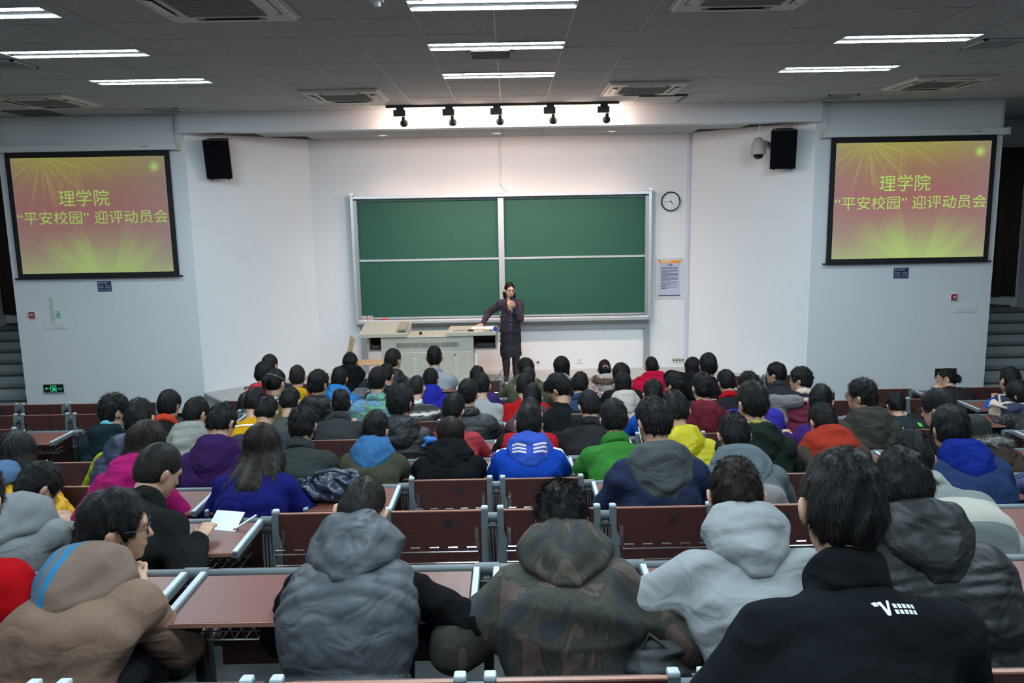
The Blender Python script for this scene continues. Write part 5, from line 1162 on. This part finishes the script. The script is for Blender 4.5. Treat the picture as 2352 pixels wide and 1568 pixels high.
ORDN = ['first', 'second', 'third', 'fourth', 'fifth', 'sixth', 'seventh', 'eighth', 'ninth', 'tenth', 'eleventh', 'twelfth', 'thirteenth', 'fourteenth', 'fifteenth', 'sixteenth', 'seventeenth', 'eighteenth', 'nineteenth', 'twentieth', 'twenty-first', 'twenty-second', 'twenty-third']
ROWTXT = dict(Z='row nearest the camera', A='second row from the camera', B='third row from the camera', C='fourth row from the camera', D='fifth row from the camera', E='fifth row from the stage', F='fourth row from the stage', G='third row from the stage', H='second row from the stage', I='row nearest the stage')
LOWERED = {('A', -3), ('A', -2), ('A', 0), ('A', -1), ('A', 1), ('C', -2), ('C', 1), ('D', -1), ('D', -2), ('F', -7), ('E', 7), ('E', 8), ('B', -4), ('B', -5), ('C', -4), ('C', 5), ('C', 6), ('B', 3), ('B', 4), ('A', 3), ('A', 2), ('D', 6), ('B', -3)}
RAISED = {('B', -2), ('B', -1), ('B', 0), ('B', 1), ('C', -1), ('C', 0), ('D', -6), ('Z', 0), ('Z', -1), ('Z', 1), ('Z', -2), ('Z', 2)}
def unit(row, i, x, occupied, who, down, nth):
    Y, fz = ROW[row]; u = empty('folding_desk_seat', (x, Y, fz))
    link('seat_back', SEATB, u); link('seat', SEAT, u)
    if down:
        dp = link('desk_panel', DN_DESK, u); link('panel_edge', DN_EDGE, dp); link('basket', DN_BASK, u)
        for sx in (-1, 1): a = link('arm', DN_ARM, u, (sx*(W2+.004), 0, 0)); link('arm_cap', DN_CAP, a)
    else:
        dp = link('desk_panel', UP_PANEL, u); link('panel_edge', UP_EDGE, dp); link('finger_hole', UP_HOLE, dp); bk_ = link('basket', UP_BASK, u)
        for sx in (-1, 1): a = link('arm', UP_ARM, u, (sx*(W2+.002), 0, 0)); link('arm_cap', UP_CAP, a); link('basket_strap', UP_STRAP, bk_, (sx*.195, 0, 0))
    h = link('hinge_box', HBOX, u, (PITCH_X/2, 0, 0)); link('hinge_spring', HINGE, h); link('stand', STAND, u, (PITCH_X/2, 0, 0))
    pre = 'lowered red-brown desk' if down else 'folded dark red-brown desk with wire basket'
    if who: tag(u, '%s used by the person in the %s' % ('lowered red-brown desk' if down else 'folded desk', who), 'desk seat', 'folding desk seats')
    else: tag(u, '%s, %s from left, %s' % ('empty lowered desk' if down else 'empty folded desk with basket', ORDN[nth], ROWTXT[row]), 'desk seat', 'folding desk seats')
for row in ORDER:
    Y, fz = ROW[row]; here = [sp for sp in PEOPLE if sp['r'] == row]; nth = 0; segs = {'left': [], 'centre': [], 'right': []}
    cols = []
    for i in range(-13, 14):
        if -6 <= i <= 6: x = X0+PITCH_X*i; blk = 'centre'
        elif i < -6: x = X0+PITCH_X*i-.72; blk = 'left'
        else: x = X0+PITCH_X*i+.40; blk = 'right'
        a = project((x-.3, Y-.4, fz+.8)); b = project((x+.3, Y-.4, fz+.8)); c_ = project((x, Y, fz+.8))
        if b[0] < -260 or a[0] > 2612 or abs(x) > 7.0: continue
        if blk != 'centre' and row in 'ZABI': continue
        cols.append((i, x, blk))
    own = {}
    for sp in here:
        j = min(cols, key=lambda q: abs(q[1]-sp['X']-sp['J']['hip'][0]))
        if abs(j[1]-sp['X']) < .5:
            while j[0] in own:
                k = [q for q in cols if q[0] not in own]; j = min(k, key=lambda q: abs(q[1]-sp['X']))
            own[j[0]] = sp['d']
    for i, x, blk in cols:
        segs[blk].append(x); who = own.get(i); down = (who is not None or (row, i) in LOWERED) and (row, i) not in RAISED
        unit(row, i, x, who is not None, who, down, nth); nth += 1
    for blk, xs in segs.items():
        if not xs: continue
        rl = empty('seat_row_rail', ((min(xs)+max(xs))/2, Y, fz)); w = (max(xs)-min(xs))/2+.3; cx = (min(xs)+max(xs))/2
        MB().tube([(-w, 0, .752), (w, 0, .752)], .019, 10).build('tube', M_GREY, rl, smooth=True)
        sl = MB().tube([(-.045, 0, .752), (.045, 0, .752)], .025, 12).mesh('sleeve', M_GREY, True)
        for x in [xs[0]-PITCH_X/2] + [x_+PITCH_X/2 for x_ in xs]: link('sleeve', sl, rl, (x-cx, 0, 0))
        for sx in (-1, 1):
            if blk != 'centre' or row in 'CDEFGHI': MB().prism([(-.10, -LOW), (.16, -LOW), (.09, .50), (.03, .765), (-.03, .765), (-.05, .50)], sx*w-.012, sx*w+.012, 'X').build('end_panel', M_BLACKM, rl)
        tag(rl, 'grey tube rail along the %s block of the %s' % (blk, ROWTXT[row]), 'rail', 'seat row rails')
# ------------------------------------------------------------------ lecturer
LX, LY = -.02, 12.22
def lecturer():
    root = empty('person', (LX, LY, PLAT)); root.rotation_euler = (0, 0, math.pi)   # faces the hall
    tag(root, 'lecturer with glasses in a dark violet suit jacket and skirt holding a microphone', 'person')
    M_SUIT = mat('dark_violet_tweed', (.026, .017, .032, 1), .85, bump=.4, bscale=160, var=.6, vscale=90)
    M_SKIRT = mat('navy_tweed_skirt', (.014, .014, .024, 1), .85, bump=.3, bscale=160, var=.5, vscale=90)
    M_FACE = mat('lecturer_skin', (.60, .36, .24, 1), .5, var=.05, vscale=12); v = .0085; s = .94
    R = rotz(math.radians(16)) @ rotx(math.radians(-4)); hc = np.array([.0, .015, 1.425])
    hip = np.array([0, 0, .80]); c7 = np.array([0, -.01, 1.265])
    SR, SL = np.array([.150, -.005, 1.205]), np.array([-.150, -.005, 1.205])     # facing +Y locally: +X is her right
    HR = np.array([.43, .07, WT-PLAT+.055]); ER, HR = ik(SR, HR, .26, .24, np.array([.5, -.5, -.3]))
    HL = np.array([-.055, .155, 1.185]); EL, HL = ik(SL, HL, .26, .215, np.array([-.55, -.1, -1.0]))
    f = field_for([hc, HR+np.array([.12, 0, 0]), EL, (.2, .1, 0), (-.2, -.15, 0)], .14, v)
    f.put(rc((0, 0, .84), (0, 0, 1.02), .10, .085, (1.35, 1, 1)), .05); f.put(rc((0, 0, 1.02), (0, -.005, 1.19), .088, .090, (1.45, 1, 1)), .05); f.put(rc(SR, SL, .045, .045), .05)
    f.put(rc(c7-np.array([0, 0, .04]), hc+R @ np.array([0, -.02, -.06]), .054, .050), .03); head_prims(f, hc, R, s)
    for sx in (-1, 1):                     # eye sockets, lips
        f.put(ell(hc+R @ (np.array([sx*.030, .092, -.002])*s), (.014, .008, .008), R), .008, cut=True)
    for S, E, W in ((SR, ER, HR), (SL, EL, HL)): f.put(rc(S, E, .042, .036), .03); f.put(rc(E, W, .034, .024), .02)
    for sx in (-1, 1): f.put(rc((sx*.075, 0, .80), (sx*.07, .01, .45), .08, .055), .04); f.put(rc((sx*.07, .01, .45), (sx*.07, 0, .09), .05, .032), .03); f.put(rc((sx*.07, -.02, .05), (sx*.08, .12, .03), .034, .026), .02)
    # right hand flat on the folder, fingers spread towards the viewer's left
    d = np.array([.80, .45, -.18]); d /= np.linalg.norm(d); sd = np.cross(d, (0, 0, 1.)); sd /= np.linalg.norm(sd)
    f.put(ell(HR+d*.045, (.038, .016, .05), np.stack([sd, np.cross(d, sd), d], 1)), .015)
    for q in range(4):
        b0 = HR+d*.082+sd*(q-1.5)*.020; dd = d+sd*(q-1.5)*.09; l = (.055, .066, .062, .048)[q]; f.put(rc(b0, b0+dd*l*.55+np.array([0, 0, .003]), .009, .0085), .006); f.put(rc(b0+dd*l*.55+np.array([0, 0, .003]), b0+dd*l-np.array([0, 0, .008]), .0085, .0075), .005)
    f.put(rc(HR+d*.02+sd*.03, HR+d*.06+sd*.062, .011, .009), .01)
    # left hand closed round the microphone
    f.put(ell(HL+np.array([.005, .035, .03]), (.034, .024, .045)), .015); mic = HL+np.array([.030, .055, .03])
    for q in range(4):
        z = .052-.021*q; a0 = mic+np.array([-.032, .0, z]); a1 = mic+np.array([-.010, .030, z-.002]); a2 = mic+np.array([.022, .026, z-.004]); a3 = mic+np.array([.028, .002, z-.005])
        f.put(rc(a0, a1, .0092, .0090), .006); f.put(rc(a1, a2, .0090, .0086), .005); f.put(rc(a2, a3, .0084, .0072), .005)
    f.put(rc(mic+np.array([-.025, -.02, .03]), mic+np.array([.012, -.024, .062]), .011, .009), .008)
    V, F = f.mesh(); link('body', np_mesh('body', V, F, M_FACE), root)
    for sx in (-1, 1):
        b = MB(); b.lathe([(0, -.010), (.007, -.007), (.010, 0), (.007, .007), (0, .010)], 12, Matrix.Translation(hc+R @ (np.array([sx*.030, .083, -.002])*s)), cap=False); b.build('eye', mat('dark_eye', (.03, .02, .02, 1), .2), root, smooth=True)
    MB().tube([hc+R @ (np.array([x, .099-abs(x)*.25, -.066])*s) for x in (-.022, -.01, 0, .01, .022)], [.002, .004, .0045, .004, .002], 6).build('lips', mat('lips', (.38, .14, .12, 1), .4), root, smooth=True)
    for sx in (-1, 1): MB().tube([hc+R @ (np.array([sx*x, .094-abs(x)*.15, z])*s) for x, z in ((.014, .024), (.03, .029), (.046, .024))], [.002, .0032, .0018], 5).build('eyebrow', M_HAIR, root)
    # jacket
    f = field_for([SR, SL, ER, EL, HR, (0, .1, .75), (0, -.1, .76)], .13, v)
    f.put(rc((0, 0, .80), (0, 0, 1.0), .128, .100, (1.30, 1, 1)), .05); f.put(rc((0, 0, 1.0), (0, -.005, 1.20), .102, .104, (1.42, 1, 1)), .05)
    f.put(rc(SR, SL, .056, .056), .07); f.put(rc(c7-np.array([0, 0, .06]), c7-np.array([0, 0, .01]), .080, .058), .04)
    for S, E, W in ((SR, ER, HR), (SL, EL, HL)): f.put(rc(S, E, .060, .054), .035); f.put(rc(E, E+(W-E)*.90, .053, .042), .025)
    f.put(slab((0, 0, .66), np.eye(3), (.4, .4, .10), .005), .01, cut=True); f.put(rc((0, .15, .66), (0, .13, .80), .07, .015), .02, cut=True)
    f.put(rc((0, .135, 1.32), (0, .135, 1.07), .120, .034, (.72, 1, 1)), .010, cut=True)      # neckline V
    f.noise(.004, .10, 77); V, F = f.mesh(); jk = link('jacket', np_mesh('jacket', V, F, M_SUIT), root)
    f = field_for([(0, .05, 1.15)], .18, v); f.put(rc((0, .005, 1.02), (0, .0, 1.10), .092, .090, (1.2, 1, 1)), .03); V, F = f.mesh(); link('blouse', np_mesh('blouse', V, F, pattern_mat('grey_print_blouse', [(.02, .02, .025, 1), (.3, .3, .32, 1)], 60, edges=[0, .56])), root)
    for sx in (-1, 1):
        MB().prism([(sx*.055, 1.27), (sx*.115, 1.20), (sx*.080, 1.165), (sx*.010, 1.045)], .100, .122, 'Y').build('lapel', M_SUIT, jk)
        MB().box(sx*.10-.045, sx*.10+.045, .112, .122, .865, .885).build('pocket_flap', M_SUIT, jk)
    for z in (.97, .90, .83): MB().lathe([(.009, 0), (.007, .005)], 10, Matrix.Translation((.0, .118 if z > .85 else .125, z)) @ Matrix.Rotation(-math.pi/2, 4, 'X')).build('button', M_ALU2, jk)
    # skirt, boots
    f = field_for([(.2, .15, .35), (-.2, -.15, .9)], .05, v); f.put(rc((0, 0, .86), (0, 0, .42), .112, .122, (1.38, 1, 1)), .02); f.put(slab((0, 0, .28), np.eye(3), (.4, .4, .10), .004), .01, cut=True); f.noise(.004, .14, 5)
    V, F = f.mesh(); link('skirt', np_mesh('skirt', V, F, M_SKIRT), root)
    MB_B = mat('dark_brown_leather', (.020, .012, .011, 1), .35, bump=.2, bscale=40)
    for sx in (-1, 1):
        f = field_for([(sx*.08, -.05, 0), (sx*.08, .15, .46)], .09, v); f.put(rc((sx*.078, .005, .40), (sx*.074, .0, .12), .068, .050), .03); f.put(rc((sx*.074, -.02, .05), (sx*.082, .13, .035), .045, .036), .03); f.put(slab((sx*.074, -.035, .02), np.eye(3), (.028, .03, .03), .006), .01); f.noise(.003, .08, 3); V, F = f.mesh(); link('boot', np_mesh('boot', V, F, MB_B), root)
    # hair tied back, parted
    f = field_for([hc, c7], .20, v); P = lambda x, y, z: hc + R @ (np.array([x, y, z])*s)
    f.put(ell(P(0, -.014, .028), np.array([.083, .104, .104])*s, R), .02); f.put(ell(P(0, -.05, -.04), np.array([.080, .065, .085])*s, R), .03)
    for sx in (-1, 1): f.put(rc(P(sx*.066, -.03, -.06), c7+np.array([sx*.085, -.01, -.03]), .026, .018), .03)
    f.put(rc(P(0, -.06, -.07), c7+np.array([0, -.08, -.03]), .07, .05, (1.3, 1, 1)), .04)
    f.put(ell(P(.006, .098, -.032), np.array([.074, .074, .112])*s, R), .010, cut=True); f.noise(.003, .06, 8); V, F = f.mesh()
    link('hair', np_mesh('hair', V, F, M_HAIRB, extra=strands(V, F, P(.02, .0, .13), 1500, .04, .06, 5, down=.4)), root)
    link('glasses', glasses_mesh(hc, R, s, M_CHROME), root)
    # microphone in the left hand
    mo = empty('hand_microphone', (0, 0, 0)); W_ = root.matrix_basis; ax = Vector((.02, .10, 1)).normalized()
    mc = Vector(mic); Rm = ax.to_track_quat('Z', 'Y').to_matrix().to_4x4(); mo.matrix_world = Matrix.Translation((LX, LY, PLAT)) @ Matrix.Rotation(math.pi, 4, 'Z') @ Matrix.Translation(mc) @ Rm
    MB().lathe([(.009, -.12), (.011, -.10), (.013, 0), (.017, .07), (.018, .08)], 14).build('handle', M_ALU2, mo, smooth=True); MB().lathe([(.018, .08), (.026, .09), (.027, .115), (.018, .135), (0, .14)], 16, cap=False).build('grille', M_BLACK, mo, smooth=True)
    tag(mo, 'black hand microphone with silver handle held by the lecturer', 'microphone')
    b = Matrix.Translation((LX, LY, PLAT)) @ Matrix.Rotation(math.pi, 4, 'Z'); q = b @ (mc-ax*.12)
    o = MB().tube([q, (q[0]-.01, q[1]-.06, q[2]-.2), (q[0]-.02, LY-.21, .95), (q[0]-.06, LY-.20, .70), (q[0]-.22, LY-.15, .42), (q[0]-.30, LY-.12, PLAT+.01), (q[0]-.5, LY-.05, PLAT+.008)], .0045, 6).build('microphone_cable', mat('blue_cable', (.012, .03, .11, 1), .5)); tag(o, 'dark blue microphone cable hanging in front of the lecturer', 'cable')
lecturer()

# ------------------------------------------------------------------ details on people
def side(sp, name, pts, r, m, n=6):
    return MB().tube(pts, r, n).build(name, m, sp['root'], smooth=True)
sp = BY_D['black fleece with embroidered mark']
sheet = M_WINK
def shape_mark(u, t): return u, t
logo = MB()
J = sp['J']; bk_ = Vector(J['back']); up_ = Vector(J['up'])
me = [o for o in sp['root'].children if o.name.split('.')[0] == 'jacket'][0].data
from mathutils.bvhtree import BVHTree
bv = BVHTree.FromPolygons([v.co for v in me.vertices], [list(p.vertices) for p in me.polygons])
def on_back(u, t, off=.0015):
    o = Vector(J['c7'])+Vector((u, 0, 0))-up_*t+bk_*.6; h = bv.ray_cast(o, -bk_); return h[0]+bk_*off
def mark(poly):
    logo.add([on_back(u, t) for u, t in poly], [tuple(range(len(poly)))])
u0, t0 = .010, .030
mark([(u0, t0), (u0+.012, t0-.003), (u0+.020, t0+.018), (u0+.026, t0-.006), (u0+.032, t0-.006), (u0+.024, t0+.030), (u0+.016, t0+.030), (u0+.008, t0+.008)])
mark([(u0-.012, t0+.002), (u0-.002, t0-.002), (u0+.004, t0+.008), (u0-.006, t0+.010)])
for k in range(5):
    for r_ in range(2): a = u0+.036+.011*k; b = t0+.002+.014*r_; mark([(a, b), (a+.008, b), (a+.009, b+.010), (a+.001, b+.010)])
logo.build('embroidered_mark', M_WINK, sp['root'])
sp = BY_D['bright blue tracksuit top']
for S, E, W, sx in sp['arms']:
    for k in (-1, 0, 1):
        o_ = np.array([0, -.012*k, 0]); n_ = np.array([sx*.8, -.1, .6]); c_ = sp['J']['c7']
        MB().tube([c_+np.array([sx*.085, -.012*k, .012]), (c_+S)/2+np.array([sx*.02, -.012*k, .068]), S+np.array([sx*.045, -.012*k, .070]), S+np.array([sx*.082, -.012*k, .012]), (S+E)/2+np.array([sx*.078, -.012*k-.02, .0]), E+np.array([sx*.066, -.012*k-.02, 0])], .004, 5).build('white_stripe', M_WINK, sp['root'], smooth=True)
sp = BY_D['white hoodie with black strap']; sheet_on_back(sp, 'shoulder_strap', -.022, .022, .02, .40, M_BLACKM, shape=lambda u, t: (u+.02+t*.42, t), off=.010)
sp = BY_D['blue jacket with black strap']; sheet_on_back(sp, 'bag_strap', -.04, .04, .0, .34, M_BLACKM, shape=lambda u, t: (u-.10+t*.55, t), off=.012)
sp = BY_D['red dotted hood']; [sheet_on_back(sp, 'backpack_strap', -.025, .025, .02, .40, mat('grey_strap', seen(96, 104, 104), .8), shape=lambda u, t, k=k: (u+k, t), off=.014) for k in (-.15,)]
sp = BY_D['dark teal jacket']; sheet_on_back(sp, 'green_patch', .06, .10, .13, .18, mat('bright_green_cloth', seen(110, 220, 60), .7), n=3)
sp = BY_D['yellow jacket with white piping']; sheet_on_back(sp, 'piping', -.17, .17, .07, .085, M_WINK, n=12)
sp = BY_D['navy corduroy jacket with grey hood']; h = lambda x, y, z: Vector(sp['J']['hc']+sp['R'] @ np.array([x, y, z])); side(sp, 'earphone', [h(-.082, .012, -.018), h(-.088, .012, -.05), h(-.08, .02, -.12), h(-.07, .03, -.18)], [.007, .003, .0022, .0022], M_WINK)
sp = BY_D['floral top with fur hood']; h = lambda x, y, z: Vector(sp['J']['hc']+sp['R'] @ np.array([x, y, z])); MB().tube([h(.028*math.cos(a), -.125, .02+.028*math.sin(a)) for a in np.linspace(0, 2*math.pi, 12)[:-1]], .011, 6, closed=True).build('scrunchie', mat('pink_scrunchie', seen(190, 140, 140), .8), sp['root'], smooth=True)
sp = BY_D['olive jacket and patterned scarf']; h = lambda x, y, z: Vector(sp['J']['hc']+sp['R'] @ np.array([x, y, z])); MB().tube([h(.089*math.cos(a), -.01+.112*math.sin(a)-.0, .035-.03*math.sin(a)) for a in np.linspace(math.pi*.9, math.pi*2.1, 16)], .006, 6).build('hairband', M_GREY, sp['root'], smooth=True)
sp = BY_D['black down jacket with blue inside']
f = field_for([(.22, .05, .86)], .12, .012); f.put(ell((.21, .06, .86), (.07, .06, .05)), .02); f.noise(.012, .06, 4); V, F = f.mesh(); link('blue_lining', np_mesh('blue_lining', V, F, shell('bright_blue_lining', (30, 110, 200))), sp['root'])

# ------------------------------------------------------------------ things on the desks
def desk_pt(row, x, y): return (x, ROW[row][0]+y, ROW[row][1]+.763)
wp = lambda px, py, row: at_z(px, py, ROW[row][1]+.775)
p = wp(520, 1203, 'B'); o = empty('notebook', (p[0], min(p[1], ROW['B'][0]-.06), ROW['B'][1]+.79), math.radians(-14)); Rn = Matrix.Rotation(math.radians(34), 4, 'X')
MB().box(-.075, .075, -.055, .055, 0, .004, Rn).build('page', mat('notebook_paper', (.8, .82, .86, 1), .8), o); MB().box(-.078, .078, -.058, .058, -.006, 0, Rn).build('cover', M_BLACK, o); tag(o, 'small white notebook held up by the person in the black waxed jacket', 'notebook')
p = wp(566, 1213, 'B'); o = empty('pen', (p[0], ROW['B'][0]-.14, ROW['B'][1]+.785), math.radians(30)); MB().tube([(-.05, 0, 0), (.05, 0, .045)], .005, 8).build('barrel', M_WHITE, o); MB().tube([(-.062, 0, -.006), (-.05, 0, 0)], [.001, .005], 8).build('tip', M_BLACK, o); tag(o, 'white pen in the hand of the person in the black waxed jacket', 'pen')
# navy leather handbag on the desk
bx_ = wp(770, 1132, 'C')[0]; o = empty('handbag', (bx_, ROW['C'][0]-.20, ROW['C'][1]+.762)); M_LEA = mat('navy_leather', (.016, .024, .050, 1), .32, bump=.5, bscale=22)
f = Field((-.26, -.2, 0), (.26, .2, .26), .009); f.put(ell((0, 0, .06), (.19, .12, .075)), .03); f.put(ell((.05, .02, .10), (.12, .09, .05)), .05); f.put(ell((-.09, -.02, .08), (.09, .09, .05)), .04); f.put(slab((0, 0, -.1), np.eye(3), (.4, .4, .1), .003), .01, cut=True); f.noise(.016, .10, 12); V, F = f.mesh(); link('bag_body', np_mesh('bag_body', V, F, M_LEA), o)
for k in (0, 1): MB().tube([(-.12+.06*k, -.05, .10), (-.08, -.07+.03*k, .17), (.02, -.06+.02*k, .19), (.10, -.03, .15), (.13, 0, .10)], .009, 7).build('strap', M_LEA, o, smooth=True)
for x, y, z in ((-.14, -.09, .05), (-.06, -.11, .06), (-.17, -.05, .06), (.02, -.115, .05)): MB().lathe([(0, -.011), (.008, -.008), (.011, 0), (.008, .008), (0, .011)], 10, Matrix.Translation((x, y, z)), cap=False).build('stud', M_CHROME, o, smooth=True)
tag(o, 'navy leather handbag with chrome studs on the lowered desk', 'bag')
# canvas backpack on the right
p = wp(2272, 935, 'F'); o = empty('canvas_backpack', (p[0], ROW['F'][0]-.22, ROW['F'][1]+.762)); M_CAN = mat('white_canvas', seen(196, 196, 182), .9, bump=.3, bscale=150); M_NAV = mat('navy_canvas', seen(34, 42, 74), .9, bump=.3, bscale=150)
f = Field((-.26, -.22, 0), (.26, .26, .25), .012); f.put(slab((0, 0, .085), np.eye(3), (.19, .17, .085), .05), .02); f.noise(.008, .12, 3); V, F = f.mesh(); link('bag_body', np_mesh('bag_body', V, F, mask_mat('canvas_two_tone', seen(196, 196, 182), seen(34, 42, 74)), lambda Q: np.where(Q[:, 1] < -.03, 1.0, -1.0)*1.0), o)
f = Field((-.2, -.05, .1), (.2, .25, .30), .012); f.put(slab((0, .10, .17), rotx(.2), (.15, .07, .035), .03), .02); V, F = f.mesh(); link('flap', np_mesh('flap', V, F, M_NAV), o)
MB().lathe([(.045, 0), (.045, .006)], 20, Matrix.Translation((.03, -.171, .085)) @ RX).build('patch', mat('orange_patch', seen(196, 116, 34), .8), o)
MB().tube([(-.15, .04, .16), (-.13, .10, .215), (.13, .10, .215), (.15, .04, .16)], .011, 7).tube([(-.19, -.12, .15), (-.21, .05, .14), (-.18, .15, .10)], .012, 7).build('strap', M_CAN, o, smooth=True)
tag(o, 'white and navy canvas backpack with an orange patch on the right', 'backpack')
# phone
p = wp(2305, 1112, 'C'); o = empty('phone', (p[0], ROW['D'][0]-.30, ROW['D'][1]+.80), math.radians(-6)); Rp = Matrix.Rotation(math.radians(50), 4, 'X'); p2 = at_y(2305, 1112, ROW['C'][0]-.16); o.location = (p2[0], p2[1], p2[2])
MB().box(-.058, .058, -.034, .034, -.005, .004, Rp, c=.004).build('case', M_BLACK, o); MB().box(-.050, .050, -.030, .030, .004, .0048, Rp).build('screen', mat('lit_phone_screen', (.1, .1, .1, 1), .2, emit=(.35, .25, .32, 1), estr=.45), o); tag(o, 'phone with lit screen held by the person at the right edge', 'phone')
# small camera held by the charcoal jacket
p = at_y(1325, 958, ROW['E'][0]-.45); o = empty('compact_camera', p); MB().box(-.045, .045, -.018, .018, -.028, .028, c=.006).build('camera_body', M_BLACKM, o); MB().lathe([(.02, 0), (.02, .025), (.014, .027)], 14, Matrix.Translation((.005, .018, 0)) @ Matrix.Rotation(-math.pi/2, 4, 'X')).build('lens', M_BLACK, o); tag(o, 'small black camera beside the charcoal jacket', 'camera')
# books in the basket on the right, and a grey bag under the pale grey hoodie
p = at_y(2318, 1280, ROW['B'][0]-.16)
for k, (c, dz_) in enumerate((((120, 150, 140), .03), ((190, 190, 190), .012), ((180, 40, 30), -.008))):
    b = MB().box(-.10, .08, -.07, .07, -.008, .008, c=.002).build('book', mat('book_cover_%d' % k, seen(*c), .6), loc=(p[0]+.02*k, p[1], p[2]+dz_)); tag(b, ('green', 'white', 'red')[k]+' book under the desk at the right edge', 'book', 'books under the right desk')
p = at_y(1520, 1510, 2.15); o = empty('sling_bag', (p[0], 2.25, BACK['A'][1]+.445)); f = Field((-.18, -.14, 0), (.18, .14, .30), .011); f.put(ell((0, 0, .11), (.12, .09, .11)), .02); f.noise(.012, .09, 9); V, F = f.mesh(); link('bag_body', np_mesh('bag_body', V, F, shell('dark_grey_nylon', (44, 54, 58))), o); MB().tube([(-.05, 0, .19), (-.02, 0, .26), (.06, 0, .19)], .008, 6).build('strap', M_BLACKM, o); tag(o, 'dark grey nylon bag on the seat beside the pale grey hoodie', 'bag')
